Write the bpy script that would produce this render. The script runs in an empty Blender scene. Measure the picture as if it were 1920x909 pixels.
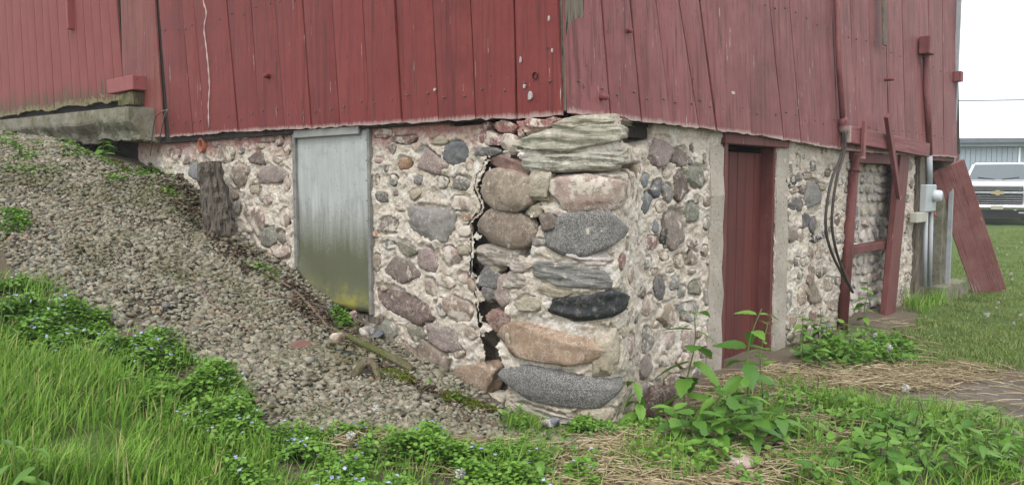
import bpy, bmesh, math, random
import numpy as np
from mathutils import Vector, Matrix, Quaternion
rnd = random.Random(11)
npr = np.random.RandomState(5)
SC = bpy.context.scene
COL = SC.collection

# ------------------------------------------------------------------ camera
CAM = np.array([3.05, -3.85, 1.5]); YAW = math.radians(42.0); PITCH = math.radians(4.35); F = 1500.0
cd = bpy.data.cameras.new('camera'); cam = bpy.data.objects.new('camera', cd); COL.objects.link(cam)
cam.location = CAM; cam.rotation_euler = (math.pi/2 - PITCH, 0, YAW)
cd.sensor_width = 36; cd.lens = 36*F/1920; cd.clip_start = 0.05; cd.clip_end = 2000
SC.camera = cam
# ------------------------------------------------------------------ sky, sun, exposure
SUN_EL, SUN_ROT = math.radians(58), math.radians(150)
w = bpy.data.worlds.new('World'); SC.world = w; w.use_nodes = True
wn = w.node_tree; bg = wn.nodes['Background']
sky = wn.nodes.new('ShaderNodeTexSky'); sky.sky_type = 'NISHITA'; sky.sun_disc = False
sky.sun_elevation = SUN_EL; sky.sun_rotation = SUN_ROT; sky.air_density = 1.0; sky.dust_density = 1.0
hs = wn.nodes.new('ShaderNodeHueSaturation'); hs.inputs['Saturation'].default_value = 0.12
oc = wn.nodes.new('ShaderNodeMix'); oc.data_type = 'RGBA'; oc.inputs[0].default_value = .7   # even cloud deck over the clear-sky model
oc.inputs[7].default_value = (7.6, 7.9, 8.2, 1)
wn.links.new(sky.outputs[0], hs.inputs['Color']); wn.links.new(hs.outputs[0], oc.inputs[6]); wn.links.new(oc.outputs[2], bg.inputs['Color'])
bg.inputs['Strength'].default_value = 0.15
sl = bpy.data.lights.new('sun', 'SUN'); sl.energy = 1.3; sl.angle = math.radians(25); sl.color = (1, .97, .92)
sun = bpy.data.objects.new('sun', sl); COL.objects.link(sun)
_sd = Vector((math.sin(SUN_ROT)*math.cos(SUN_EL), math.cos(SUN_ROT)*math.cos(SUN_EL), math.sin(SUN_EL)))
sun.rotation_euler = (-_sd).to_track_quat('-Z', 'Y').to_euler(); sun.location = (0, -3, 12)
SC.view_settings.view_transform = 'Standard'; SC.view_settings.look = 'None'
SC.view_settings.exposure = 0.88; SC.view_settings.gamma = 1
SC.cycles.use_denoising = True
SC.cycles.volume_bounces = 1

# ------------------------------------------------------------------ surveying helpers (photo bearings -> places)
_R = np.array(Matrix.Rotation(YAW, 3, 'Z') @ Matrix.Rotation(math.pi/2 - PITCH, 3, 'X'))
def ray(px, py):
    return _R @ np.array([(px-960)/F, -(py-454.5)/F, -1.0])
def on_x(px, py, x):
    d = ray(px, py); k = (x-CAM[0])/d[0]; return CAM + d*k
def on_y(px, py, y):
    d = ray(px, py); k = (y-CAM[1])/d[1]; return CAM + d*k
def at_depth(px, py, dep): return CAM + ray(px, py)*dep
def depth_of(p): return float(-(_R.T @ (np.asarray(p)-CAM))[2])

# ------------------------------------------------------------------ numpy noise
_perm = np.random.RandomState(3).permutation(512)
_g3 = np.random.RandomState(4).normal(size=(512, 3)); _g3 /= np.linalg.norm(_g3, axis=1)[:, None]
def noise3(p):
    p = np.asarray(p, float); i = np.floor(p).astype(int); f = p-i; u = f*f*f*(f*(f*6-15)+10)
    def g(dx, dy, dz):
        h = _perm[(_perm[(_perm[(i[:, 0]+dx) & 511]+i[:, 1]+dy) & 511]+i[:, 2]+dz) & 511]
        return (_g3[h]*(f-np.array([dx, dy, dz]))).sum(1)
    lx = lambda a, b: a+u[:, 0]*(b-a)
    x00 = lx(g(0,0,0), g(1,0,0)); x10 = lx(g(0,1,0), g(1,1,0)); x01 = lx(g(0,0,1), g(1,0,1)); x11 = lx(g(0,1,1), g(1,1,1))
    y0 = x00+u[:, 1]*(x10-x00); y1 = x01+u[:, 1]*(x11-x01)
    return y0+u[:, 2]*(y1-y0)
def fbm(p, o=4, lac=2.0, gain=.5):
    p = np.asarray(p, float); r = 0; a = 1.0
    for k in range(o): r = r+a*noise3(p*lac**k+17.3*k); a *= gain
    return r
def sstep(a, b, x):
    t = np.clip((np.asarray(x, float)-a)/(b-a), 0, 1); return t*t*(3-2*t)
def in_poly(P, poly):
    x, y = P[:, 0], P[:, 1]; n = len(poly); ins = np.zeros(len(P), bool)
    for i in range(n):
        x0, y0 = poly[i]; x1, y1 = poly[(i+1) % n]
        c = ((y0 > y) != (y1 > y)) & (x < (x1-x0)*(y-y0)/(y1-y0+1e-12)+x0); ins ^= c
    return ins
def poly_dist(P, poly, closed=True):
    d = np.full(len(P), 1e9); n = len(poly)
    for i in range(n if closed else n-1):
        a = np.array(poly[i]); b = np.array(poly[(i+1) % n]); ab = b-a
        t = np.clip(((P-a)@ab)/(ab@ab+1e-12), 0, 1); d = np.minimum(d, np.linalg.norm(P-a-t[:, None]*ab, axis=1))
    return d

# ------------------------------------------------------------------ object helpers
def link(o, parent=None):
    COL.objects.link(o)
    if parent is not None: o.parent = parent
    return o
def tag(o, label, cat, group=None):
    o['label'] = label; o['category'] = cat
    if group: o['group'] = group
    return o
def thing(name, label, cat, loc=(0, 0, 0), rz=0, group=None):
    o = bpy.data.objects.new(name, None); o.location = loc; o.rotation_euler = (0, 0, rz); o.empty_display_size = .1
    COL.objects.link(o); return tag(o, label, cat, group)
def mesh_data(name, V, Fc, mat, smooth=False):
    me = bpy.data.meshes.new(name)
    if isinstance(Fc, np.ndarray):
        V = np.asarray(V, np.float32); nf, k = Fc.shape
        me.vertices.add(len(V)); me.vertices.foreach_set('co', V.ravel())
        me.loops.add(nf*k); me.loops.foreach_set('vertex_index', Fc.astype(np.int32).ravel())
        me.polygons.add(nf); me.polygons.foreach_set('loop_start', np.arange(0, nf*k, k, dtype=np.int32))
        me.update(calc_edges=True)
    else:
        me.from_pydata([tuple(map(float, v)) for v in V], [], Fc)
    if smooth: me.polygons.foreach_set('use_smooth', np.ones(len(me.polygons), bool))
    if mat is not None: me.materials.append(mat)
    me.update(); return me
def obj(name, V, Fc, mat, parent=None, smooth=False, loc=(0, 0, 0)):
    o = bpy.data.objects.new(name, mesh_data(name, V, Fc, mat, smooth)); o.location = loc
    return link(o, parent)
def from_bm(name, bm, mat, parent=None, smooth=False, loc=(0, 0, 0)):
    bmesh.ops.recalc_face_normals(bm, faces=bm.faces[:])
    me = bpy.data.meshes.new(name); bm.to_mesh(me); bm.free()
    if smooth: me.polygons.foreach_set('use_smooth', np.ones(len(me.polygons), bool))
    me.materials.append(mat); o = bpy.data.objects.new(name, me); o.location = loc
    return link(o, parent)
def bm_box(bm, mn, mx, bevel=0.0, M=None):
    r = bmesh.ops.create_cube(bm, size=1); vs = r['verts']
    for v in vs:
        v.co = Vector([(mn[i]+mx[i])/2+v.co[i]*(mx[i]-mn[i]) for i in range(3)])
    if bevel > 0:
        es = list({e for v in vs for e in v.link_edges})
        rr = bmesh.ops.bevel(bm, geom=es, offset=bevel, segments=1, affect='EDGES', profile=.5)
        vs = list({v for f in rr['faces'] for v in f.verts} | {v for v in vs if v.is_valid})
    if M is not None:
        for v in vs: v.co = M @ v.co
    return vs
def box(name, mn, mx, mat, parent=None, bevel=.004, rough=0, M=None):
    mn2 = [min(a, b) for a, b in zip(mn, mx)]; mx2 = [max(a, b) for a, b in zip(mn, mx)]
    bevel = min(bevel, .3*min(b-a for a, b in zip(mn2, mx2)))
    bm = bmesh.new(); bm_box(bm, mn2, mx2, bevel, M)
    if rough:
        L = max(b-a for a, b in zip(mn2, mx2))
        bmesh.ops.subdivide_edges(bm, edges=[e for e in bm.edges if e.calc_length() > L*.3], cuts=9, use_grid_fill=True)
        P = np.array([v.co for v in bm.verts]); n = fbm(P*9, 3); n2 = fbm(P*9+40, 3); n3 = fbm(P*9+80, 3)
        for v, a, b, c in zip(bm.verts, n, n2, n3): v.co += Vector((a, b, c))*rough
    return from_bm(name, bm, mat, parent)
def tube_arr(pts, rad, sides=8, cap=True):
    pts = [np.array(p, float) for p in pts]; n = len(pts)
    rad = [rad]*n if not hasattr(rad, '__len__') else rad
    V = []; Fc = []; up = np.array([.13, .21, .97])
    for i in range(n):
        t = pts[min(i+1, n-1)]-pts[max(i-1, 0)]; t = t/(np.linalg.norm(t)+1e-9)
        a = np.cross(t, up)
        if np.linalg.norm(a) < .2: a = np.cross(t, [1, .1, 0])
        a /= np.linalg.norm(a); b = np.cross(t, a)
        for k in range(sides):
            q = 2*math.pi*k/sides; V.append(pts[i]+rad[i]*(math.cos(q)*a+math.sin(q)*b))
    for i in range(n-1):
        for k in range(sides):
            Fc.append((i*sides+k, i*sides+(k+1) % sides, (i+1)*sides+(k+1) % sides, (i+1)*sides+k))
    if cap: Fc.append(tuple(range(sides))[::-1]); Fc.append(tuple((n-1)*sides+k for k in range(sides)))
    return V, Fc
def tube(name, pts, rad, mat, parent=None, sides=8):
    V, Fc = tube_arr(pts, rad, sides); return obj(name, V, Fc, mat, parent, True)
def smooth_path(pts, n=8):
    P = [np.array(p, float) for p in pts]; P = [2*P[0]-P[1]]+P+[2*P[-1]-P[-2]]; out = []
    for i in range(1, len(P)-2):
        for k in range(n):
            t = k/n; a, b, c, d = P[i-1], P[i], P[i+1], P[i+2]
            out.append(.5*((2*b)+(c-a)*t+(2*a-5*b+4*c-d)*t*t+(3*b-a-3*c+d)*t**3))
    out.append(P[-2]); return out

# ------------------------------------------------------------------ materials
class NT:
    def __init__(s, name):
        s.m = bpy.data.materials.new(name); s.m.use_nodes = True; s.t = s.m.node_tree; s.b = s.t.nodes['Principled BSDF']
        s.out = s.t.nodes['Material Output']
    def n(s, typ, **kw):
        x = s.t.nodes.new(typ)
        for k, v in kw.items(): setattr(x, k, v)
        return x
    def l(s, a, b): s.t.links.new(a, b)
    def val(s, sock, v):
        if hasattr(v, 'is_output') or hasattr(v, 'links'): s.l(v, sock)
        else: sock.default_value = v if not (isinstance(v, (tuple, list)) and len(v) == 3 and len(sock.default_value) == 4) else (*v, 1)
    def coord(s, kind='Object', scale=(1, 1, 1), rand=True):
        c = s.n('ShaderNodeTexCoord').outputs[kind]
        if rand:
            oi = s.n('ShaderNodeObjectInfo'); mm = s.n('ShaderNodeMath', operation='MULTIPLY'); s.l(oi.outputs['Random'], mm.inputs[0]); mm.inputs[1].default_value = 53.0
            va = s.n('ShaderNodeVectorMath', operation='ADD'); s.l(c, va.inputs[0]); s.l(mm.outputs[0], va.inputs[1]); c = va.outputs[0]
        if scale != (1, 1, 1):
            v = s.n('ShaderNodeVectorMath', operation='MULTIPLY'); s.l(c, v.inputs[0]); v.inputs[1].default_value = scale; c = v.outputs[0]
        return c
    def noise(s, vec, scale, detail=4, rough=.6, dist=0):
        x = s.n('ShaderNodeTexNoise'); s.l(vec, x.inputs['Vector']); x.inputs['Scale'].default_value = scale
        x.inputs['Detail'].default_value = detail; x.inputs['Roughness'].default_value = rough; x.inputs['Distortion'].default_value = dist
        return x.outputs['Fac']
    def voro(s, vec, scale, out='Distance', feature='F1'):
        x = s.n('ShaderNodeTexVoronoi'); x.feature = feature; s.l(vec, x.inputs['Vector']); x.inputs['Scale'].default_value = scale
        return x.outputs[out]
    def ramp(s, fac, *stops):
        x = s.n('ShaderNodeValToRGB'); s.l(fac, x.inputs[0]); e = x.color_ramp.elements
        while len(e) < len(stops): e.new(.5)
        for i, (p, c) in enumerate(stops):
            e[i].position = p; e[i].color = (c, c, c, 1) if not hasattr(c, '__len__') else (*c, 1)
        return x.outputs[0]
    def mix(s, fac, a, b, mode='MIX'):
        x = s.n('ShaderNodeMix', data_type='RGBA', blend_type=mode)
        s.val(x.inputs[0], fac); s.val(x.inputs[6], a); s.val(x.inputs[7], b); return x.outputs[2]
    def math(s, op, a, b=0.0, c=None):
        x = s.n('ShaderNodeMath', operation=op); s.val(x.inputs[0], a); s.val(x.inputs[1], b)
        if c is not None: s.val(x.inputs[2], c)
        return x.outputs[0]
    def sep(s, v):
        x = s.n('ShaderNodeSeparateXYZ'); s.l(v, x.inputs[0]); return x.outputs
    def bump(s, h, strength=.5, dist=.01):
        x = s.n('ShaderNodeBump'); s.l(h, x.inputs['Height']); x.inputs['Strength'].default_value = strength; x.inputs['Distance'].default_value = dist
        if s.b.inputs['Normal'].links: s.l(s.b.inputs['Normal'].links[0].from_socket, x.inputs['Normal'])
        s.l(x.outputs[0], s.b.inputs['Normal'])
    def col(s, c, rough=.85, spec=.25):
        s.val(s.b.inputs['Base Color'], c); s.val(s.b.inputs['Roughness'], rough); s.b.inputs['Specular IOR Level'].default_value = spec
        return s.m

def mat_paint(name, base, faded, wear=.5, grime=.5, bottom=True):
    wear -= .62
    s = NT(name); c = s.coord(); z = s.sep(s.n('ShaderNodeTexCoord').outputs['Object'])[2]
    g = s.n('ShaderNodeVectorMath', operation='MULTIPLY'); s.l(c, g.inputs[0]); g.inputs[1].default_value = (22, 22, .9)
    g2 = s.n('ShaderNodeVectorMath', operation='MULTIPLY'); s.l(c, g2.inputs[0]); g2.inputs[1].default_value = (70, 70, 2.2)
    streak = s.noise(g.outputs[0], 1, 4, .6, .6); fine = s.noise(g2.outputs[0], 1, 3, .6)
    blot = s.noise(c, 3.0, 5, .65)
    oi = s.n('ShaderNodeObjectInfo').outputs['Random']
    basev = s.mix(s.ramp(oi, (0, 0), (1, 1)), base, tuple(a*.72 for a in base))
    colr = s.mix(s.ramp(blot, (.35, 0), (.7, .75)), basev, faded)
    colr = s.mix(s.math('MULTIPLY', s.ramp(streak, (.5, 0), (.72, 1)), grime), colr, tuple(a*.42 for a in base), 'MIX')
    crack = s.ramp(fine, (.32, 1), (.40, 0))
    colr = s.mix(s.math('MULTIPLY', crack, .75), colr, (.035, .018, .016))
    spots = s.ramp(s.noise(c, 26, 2, .5), (.71, 0), (.74, 1))
    colr = s.mix(s.math('MULTIPLY', spots, .7), colr, (.03, .015, .013))
    chip = s.ramp(s.math('ADD', s.noise(g.outputs[0], 2.2, 5, .7), s.math('MULTIPLY', s.noise(c, 2.3, 3), .35)), (.86-.06*wear, 0), (.88-.06*wear, 1))
    colr = s.mix(chip, colr, (.42, .38, .35))
    if bottom:
        lowm = s.ramp(s.math('ADD', s.math('MULTIPLY', z, 14.0), s.noise(g2.outputs[0], .6, 4, .7)), (.55, 1), (.95, 0))
        colr = s.mix(s.math('MULTIPLY', lowm, .65), colr, (.40, .33, .30))
    s.bump(fine, .55, .006); s.bump(streak, .5, .006); s.bump(crack, -.8, .004)
    return s.col(colr, s.ramp(blot, (0, .55), (1, .8)), .3)
RED = (.155, .022, .020)
M_red = mat_paint('red_barn_paint', RED, (.19, .040, .036), .5, .7)
M_redB = mat_paint('weathered_glare_red', (.18, .052, .052), (.24, .096, .097), .65, .95)  # paler and pinker than the other red: lens glare put into weathered paint
M_redD = mat_paint('red_door_paint', (.20, .05, .05), (.23, .065, .063), .15, .35, False)
M_redF = mat_paint('red_frame_paint', (.125, .034, .03), (.16, .06, .055), .6, .8, False)
M_redS = mat_paint('dark_red_door_paint', (.105, .023, .019), (.125, .031, .026), .0, .5, False)

def mat_sliding():
    s = NT('mildewed_red_paint'); c = s.coord(); z = s.sep(s.n('ShaderNodeTexCoord').outputs['Object'])[2]
    g = s.n('ShaderNodeVectorMath', operation='MULTIPLY'); s.l(c, g.inputs[0]); g.inputs[1].default_value = (18, 18, 1.6)
    st = s.noise(g.outputs[0], 1, 5, .65); bl = s.noise(c, 2.5, 4)
    colr = s.mix(s.ramp(bl, (.3, 0), (.7, 1)), (.17, .042, .04), (.20, .056, .053))
    m = s.ramp(s.math('ADD', s.math('MULTIPLY', z, -1.35), s.math('MULTIPLY', st, 1.25)), (.28, 0), (.52, 1))
    colr = s.mix(s.math('MULTIPLY', m, .85), colr, (.075, .055, .03))
    m2 = s.ramp(s.math('ADD', s.math('MULTIPLY', z, -3.2), s.math('MULTIPLY', s.noise(c, 14, 4), 1.1)), (.32, 0), (.45, 1))
    colr = s.mix(s.math('MULTIPLY', m2, .8), colr, (.17, .16, .075))
    s.bump(st, .4, .004); return s.col(colr, .75)
M_slide = mat_sliding()

def mat_wood(name, a, b, dark, moss=0.0):
    s = NT(name); c = s.coord(); g = s.n('ShaderNodeVectorMath', operation='MULTIPLY'); s.l(c, g.inputs[0]); g.inputs[1].default_value = (26, 26, 2.0)
    st = s.noise(g.outputs[0], 1, 6, .7, 1.0); st2 = s.noise(g.outputs[0], 3.1, 3, .6); bl = s.noise(c, 5, 4)
    colr = s.mix(s.ramp(st, (.3, 0), (.7, 1)), a, b); colr = s.mix(s.ramp(st2, (.36, 1), (.46, 0)), colr, dark)
    if moss: colr = s.mix(s.math('MULTIPLY', s.ramp(bl, (.48, 0), (.6, 1)), moss), colr, (.07, .085, .02))
    s.bump(st, .9, .012); s.bump(st2, .9, .006); return s.col(colr, .9, .15)
M_grey_wood = mat_wood('weathered_grey_wood', (.20, .17, .135), (.10, .08, .062), (.02, .016, .012))
M_dark_wood = mat_wood('dark_old_wood', (.05, .042, .036), (.025, .02, .018), (.008, .007, .006))
M_moss_wood = mat_wood('mossy_wood', (.17, .14, .09), (.09, .075, .05), (.02, .016, .012), .8)

def mat_mortar():
    s = NT('lime_mortar'); c = s.coord(rand=False); xyz = s.sep(c)
    big = s.noise(c, 1.6, 4, .6); mid = s.noise(c, 9, 5, .7); fine = s.noise(c, 60, 4, .7); grit = s.noise(c, 210, 2, .6)
    a = s.mix(s.ramp(big, (.35, 0), (.65, 1)), (.58, .515, .435), (.49, .415, .335))
    side = s.ramp(s.math('ADD', xyz[1], s.math('MULTIPLY', big, .8)), (.8, 0), (1.6/2, 1))
    a = s.mix(s.ramp(mid, (.50, 0), (.64, .9)), a, (.66, .62, .57))
    a = s.mix(s.ramp(mid, (.30, .75), (.43, 0)), a, (.30, .235, .18))  # low spots coloured darker, crevice shade put into the mortar
    a = s.mix(s.ramp(s.noise(c, 4.0, 5, .7), (.54, 0), (.70, .6)), a, (.36, .30, .24))
    ag = s.sep(s.voro(c, 75, 'Color'))[0]
    a = s.mix(s.ramp(ag, (.74, 0), (.80, .28)), a, (.26, .21, .175)); a = s.mix(s.ramp(ag, (.12, .4), (.18, 0)), a, (.70, .66, .61))
    a = s.mix(s.ramp(grit, (.60, 0), (.72, .45)), a, (.22, .18, .145))
    a = s.mix(s.ramp(fine, (.28, .5), (.38, 0)), a, (.24, .19, .15))
    # red overspray below the siding on the long face, green damp at the foot
    rtop = s.math('SUBTRACT', s.math('ADD', s.math('MULTIPLY', xyz[2], 2.6), s.math('MULTIPLY', s.noise(c, 5, 5, .7), 1.5)), 5.28)
    onA = s.math('LESS_THAN', xyz[1], .3)
    a = s.mix(s.math('MULTIPLY', s.math('MULTIPLY', s.ramp(rtop, (.0, 0), (.35, 1)), onA), .75), a, (.28, .075, .07))
    low = s.math('ADD', s.math('MULTIPLY', xyz[2], -1.6), s.math('MULTIPLY', s.noise(c, 4, 5, .7), 1.0))
    a = s.mix(s.math('MULTIPLY', s.ramp(low, (.05, 0), (.45, 1)), .55), a, (.20, .17, .095))
    s.bump(mid, .6, .03); s.bump(fine, .8, .014); s.bump(grit, .6, .005); return s.col(a, .95, .1)
M_mortar = mat_mortar()
def mat_stone(name, kind):
    s = NT(name); c = s.coord(); oi = s.n('ShaderNodeObjectInfo').outputs['Color']
    big = s.noise(c, 7, 4, .6); mid = s.noise(c, 26, 5, .7); fine = s.noise(c, 120, 3, .7)
    a = s.mix(s.ramp(big, (.3, 0), (.7, 1)), oi, s.mix(1.0, oi, (.62, .60, .60), 'MULTIPLY'))
    a = s.mix(s.ramp(mid, (.52, 0), (.68, .6)), a, s.mix(.45, oi, (.42, .37, .32)))
    a = s.mix(s.ramp(mid, (.30, .7), (.44, 0)), a, s.mix(1.0, oi, (.4, .38, .38), 'MULTIPLY'))
    vein = s.ramp(s.math('ABSOLUTE', s.math('SUBTRACT', s.noise(c, 9, 4, .6, .8), .5)), (.0, .75), (.018, 0))
    a = s.mix(vein, a, s.mix(.6, oi, (.5, .45, .4)) if kind in ('field', 'bare') else s.mix(1.0, oi, (.5, .5, .5), 'MULTIPLY'))
    a = s.mix(s.ramp(s.noise(c, 17, 3, .6), (.60, 0), (.66, .6)), a, s.mix(1.0, oi, (.48, .42, .38), 'MULTIPLY'))
    if kind == 'granite':
        sp = s.voro(c, 260, 'Color'); spv = s.sep(sp)[0]
        a = s.mix(s.ramp(spv, (.55, 0), (.75, .55)), a, (.34, .325, .31)); a = s.mix(s.ramp(spv, (.2, .6), (.35, 0)), a, (.05, .048, .05))
    elif kind == 'layered':
        v = s.n('ShaderNodeVectorMath', operation='MULTIPLY'); s.l(c, v.inputs[0]); v.inputs[1].default_value = (5, 5, 40)
        ly = s.noise(v.outputs[0], 1, 5, .7, .4)
        a = s.mix(s.ramp(ly, (.32, .75), (.40, 0)), a, s.mix(1.0, oi, (.34, .33, .31), 'MULTIPLY')); s.bump(ly, .8, .02)
    # old mortar film
    film = s.ramp(s.math('ADD', s.noise(c, 10, 5, .7), s.math('MULTIPLY', fine, .12)), ({'bare': .66, 'slate': .80, 'granite': .68, 'layered': .62}.get(kind, .55), 0), ({'bare': .73, 'slate': .84, 'granite': .76, 'layered': .70}.get(kind, .62), .85))
    a = s.mix(film, a, (.53, .47, .40))
    s.bump(big, .35, .03); s.bump(mid, .5, .012); s.bump(fine, .5, .004); s.bump(film, .5, .006)
    return s.col(a, .82 if kind != 'slate' else .5, .25)
M_stone = {k: mat_stone('stone_'+k, k) for k in ('field', 'granite', 'layered', 'bare', 'slate')}
def mat_concrete(name, a0, b0, moss=0.0, scale=1.0):
    s = NT(name); c = s.coord(); big = s.noise(c, 3*scale, 5, .65); fine = s.noise(c, 70, 4, .7); pit = s.noise(c, 32, 3, .6)
    a = s.mix(s.ramp(big, (.32, 0), (.68, 1)), a0, b0); a = s.mix(s.ramp(fine, (.56, 0), (.7, .5)), a, tuple(x*1.35 for x in a0))
    a = s.mix(s.ramp(pit, (.30, .8), (.39, 0)), a, tuple(x*.35 for x in b0))
    if moss: a = s.mix(s.math('MULTIPLY', s.ramp(s.noise(c, 6, 5, .7), (.46, 0), (.6, 1)), moss), a, (.085, .085, .02))
    s.bump(pit, .7, .012); s.bump(fine, .6, .005); return s.col(a, .95, .1)
M_conc = mat_concrete('pale_concrete', (.38, .34, .29), (.28, .245, .205))
M_sill = mat_concrete('mossy_concrete', (.23, .215, .17), (.15, .14, .11), .4)
def plain(name, c, rough=.6, metal=0.0, var=.25, sc=8.0):
    s = NT(name); co = s.coord(); n = s.noise(co, sc, 5, .65); s.b.inputs['Metallic'].default_value = metal
    a = s.mix(s.ramp(n, (.3, 0), (.7, 1)), c, tuple(x*(1-var) for x in c)); s.bump(s.noise(co, sc*9, 3), .15, .003); return s.col(a, rough, .35)
M_dark = plain('dark_void', (.012, .010, .010), .95)  # near-black colour painted in for unlit depth
M_terra = plain('terracotta', (.30, .10, .055), .8)
M_elec = plain('grey_enamel', (.36, .39, .40), .45, 0, .15)
M_conduit = plain('grey_pvc', (.34, .37, .39), .45, 0, .15)
M_beige = plain('beige_plastic', (.42, .40, .34), .5)
M_cable = plain('dark_cable', (.055, .045, .04), .7)
M_reflect = plain('red_reflector', (.55, .03, .02), .3)
M_white = plain('flaking_white', (.5, .46, .44), .8, 0, .5, 60)
M_rope = plain('pale_dry_vine', (.48, .36, .33), .9)
M_rust = plain('rusty_rod', (.13, .11, .10), .6, .3)
M_slate = plain('black_slate', (.022, .022, .026), .45, 0, .4, 14)
M_slateg = plain('grey_slate', (.12, .125, .135), .6, 0, .4, 14)
M_redslab = plain('red_brown_slab', (.17, .085, .07), .8, 0, .4, 12)

def mat_tin():
    s = NT('galvanised_sheet'); c = s.coord('Object', rand=False); xyz = s.sep(c)
    g = s.n('ShaderNodeVectorMath', operation='MULTIPLY'); s.l(c, g.inputs[0]); g.inputs[1].default_value = (16, 16, 1.6)
    st = s.noise(g.outputs[0], 1, 6, .7, .5); bl = s.noise(c, 3, 5, .65); fine = s.noise(c, 90, 3, .7)
    a = s.mix(s.ramp(st, (.35, 0), (.65, 1)), (.38, .39, .38), (.29, .30, .295))
    a = s.mix(s.ramp(st, (.60, 0), (.74, .5)), a, (.50, .51, .505)); a = s.mix(s.ramp(bl, (.55, 0), (.7, .5)), a, (.18, .185, .175))
    a = s.mix(s.ramp(s.noise(c, 38, 4, .7), (.62, 0), (.68, .6)), a, (.13, .11, .085))
    lowv = s.math('ADD', s.math('MULTIPLY', xyz[2], -1.35), s.math('ADD', s.math('MULTIPLY', st, .7), s.math('ADD', .62, s.math('MULTIPLY', fine, .45))))
    a = s.mix(s.math('MULTIPLY', s.ramp(lowv, (.0, 0), (.6, 1)), .93), a, (.078, .082, .038))
    ye = s.math('ADD', s.math('MULTIPLY', xyz[2], -3.4), s.math('ADD', s.noise(c, 5, 4), s.math('MULTIPLY', fine, .7)))
    a = s.mix(s.math('MULTIPLY', s.ramp(ye, (.18, 0), (.55, 1)), s.ramp(s.math('ADD', s.noise(c, 5.5, 4), s.math('MULTIPLY', fine, .25)), (.56, 0), (.80, .65))), a, (.29, .26, .03))
    s.bump(bl, .25, .03); s.bump(fine, .2, .003); return s.col(a, .7, .3)
M_tin = mat_tin()

def mat_attr(name, stops, rough=.8, trans=0.0, noise_sc=40, spec=.25, film=None):
    """colour picked per piece by the 'tint' attribute (pieces differ in their own colour)"""
    s = NT(name); at = s.n('ShaderNodeAttribute'); at.attribute_name = 'tint'
    a = s.ramp(at.outputs['Fac'], *stops); c = s.coord(rand=False); n = s.noise(c, noise_sc, 4, .65)
    a = s.mix(s.ramp(n, (.35, 0), (.7, .6)), a, s.mix(1.0, a, (.5, .5, .5), 'MULTIPLY'))
    if film: a = s.mix(s.ramp(s.noise(c, film[1], 5, .65), (film[2], 0), (film[2]+.16, film[3])), a, film[0])
    s.col(a, rough, spec)
    if trans:
        tr = s.n('ShaderNodeBsdfTranslucent'); s.l(a, tr.inputs['Color']); mx = s.n('ShaderNodeMixShader'); mx.inputs[0].default_value = trans
        s.l(s.b.outputs[0], mx.inputs[1]); s.l(tr.outputs[0], mx.inputs[2]); s.l(mx.outputs[0], s.out.inputs['Surface'])
    return s.m
M_gravel = mat_attr('crushed_gravel', ((0, (.11, .10, .07)), (.3, (.28, .26, .20)), (.6, (.18, .165, .115)), (.8, (.35, .33, .265)), (.93, (.24, .165, .10)), (1, (.15, .145, .135))), .85,
                    film=((.082, .082, .028), 1.3, .47, .7))
M_leaf = mat_attr('green_leaf', ((0, (.05, .135, .014)), (.5, (.115, .26, .028)), (1, (.205, .37, .055))), .55, .3, 18, .4)
M_grass = mat_attr('grass_blade', ((0, (.07, .17, .014)), (.5, (.16, .32, .03)), (.85, (.28, .43, .08)), (1, (.46, .40, .18))), .6, .3, 10)
M_lawn = mat_attr('lawn_blade', ((0, (.13, .19, .04)), (.6, (.18, .255, .06)), (.9, (.23, .30, .09)), (1, (.40, .36, .18))), .6, .3, 10)
M_straw = mat_attr('dry_straw', ((0, (.20, .145, .08)), (.5, (.36, .28, .16)), (1, (.52, .44, .29))), .7, .1, 30)
M_moss = mat_attr('moss', ((0, (.06, .085, .008)), (1, (.15, .18, .015))), .9, .15, 60)
M_flower = mat_attr('pale_blue_petal', ((0, (.32, .33, .62)), (1, (.52, .53, .78))), .6, .2)
M_fluff = mat_attr('seed_fluff', ((0, (.6, .58, .54)), (1, (.75, .73, .7))), .9, .3)
def mat_nettle():
    s = NT('weed_leaf'); c = s.coord(); oi = s.n('ShaderNodeObjectInfo'); n = s.noise(c, 25, 4, .6)
    a = s.mix(oi.outputs['Random'], (.06, .16, .02), (.17, .33, .045)); a = s.mix(s.ramp(n, (.4, 0), (.7, .5)), a, (.045, .115, .018))
    x = s.sep(s.n('ShaderNodeTexCoord').outputs['Object'])[0]
    s.bump(n, .3, .003); s.col(a, .5, .4)
    tr = s.n('ShaderNodeBsdfTranslucent'); s.l(a, tr.inputs['Color']); mx = s.n('ShaderNodeMixShader'); mx.inputs[0].default_value = .3
    s.l(s.b.outputs[0], mx.inputs[1]); s.l(tr.outputs[0], mx.inputs[2]); s.l(mx.outputs[0], s.out.inputs['Surface']); return s.m
M_nettle = mat_nettle()
M_stem = plain('green_stem', (.11, .16, .04), .6)
M_stemr = plain('woody_twig', (.13, .09, .065), .85)

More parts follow.
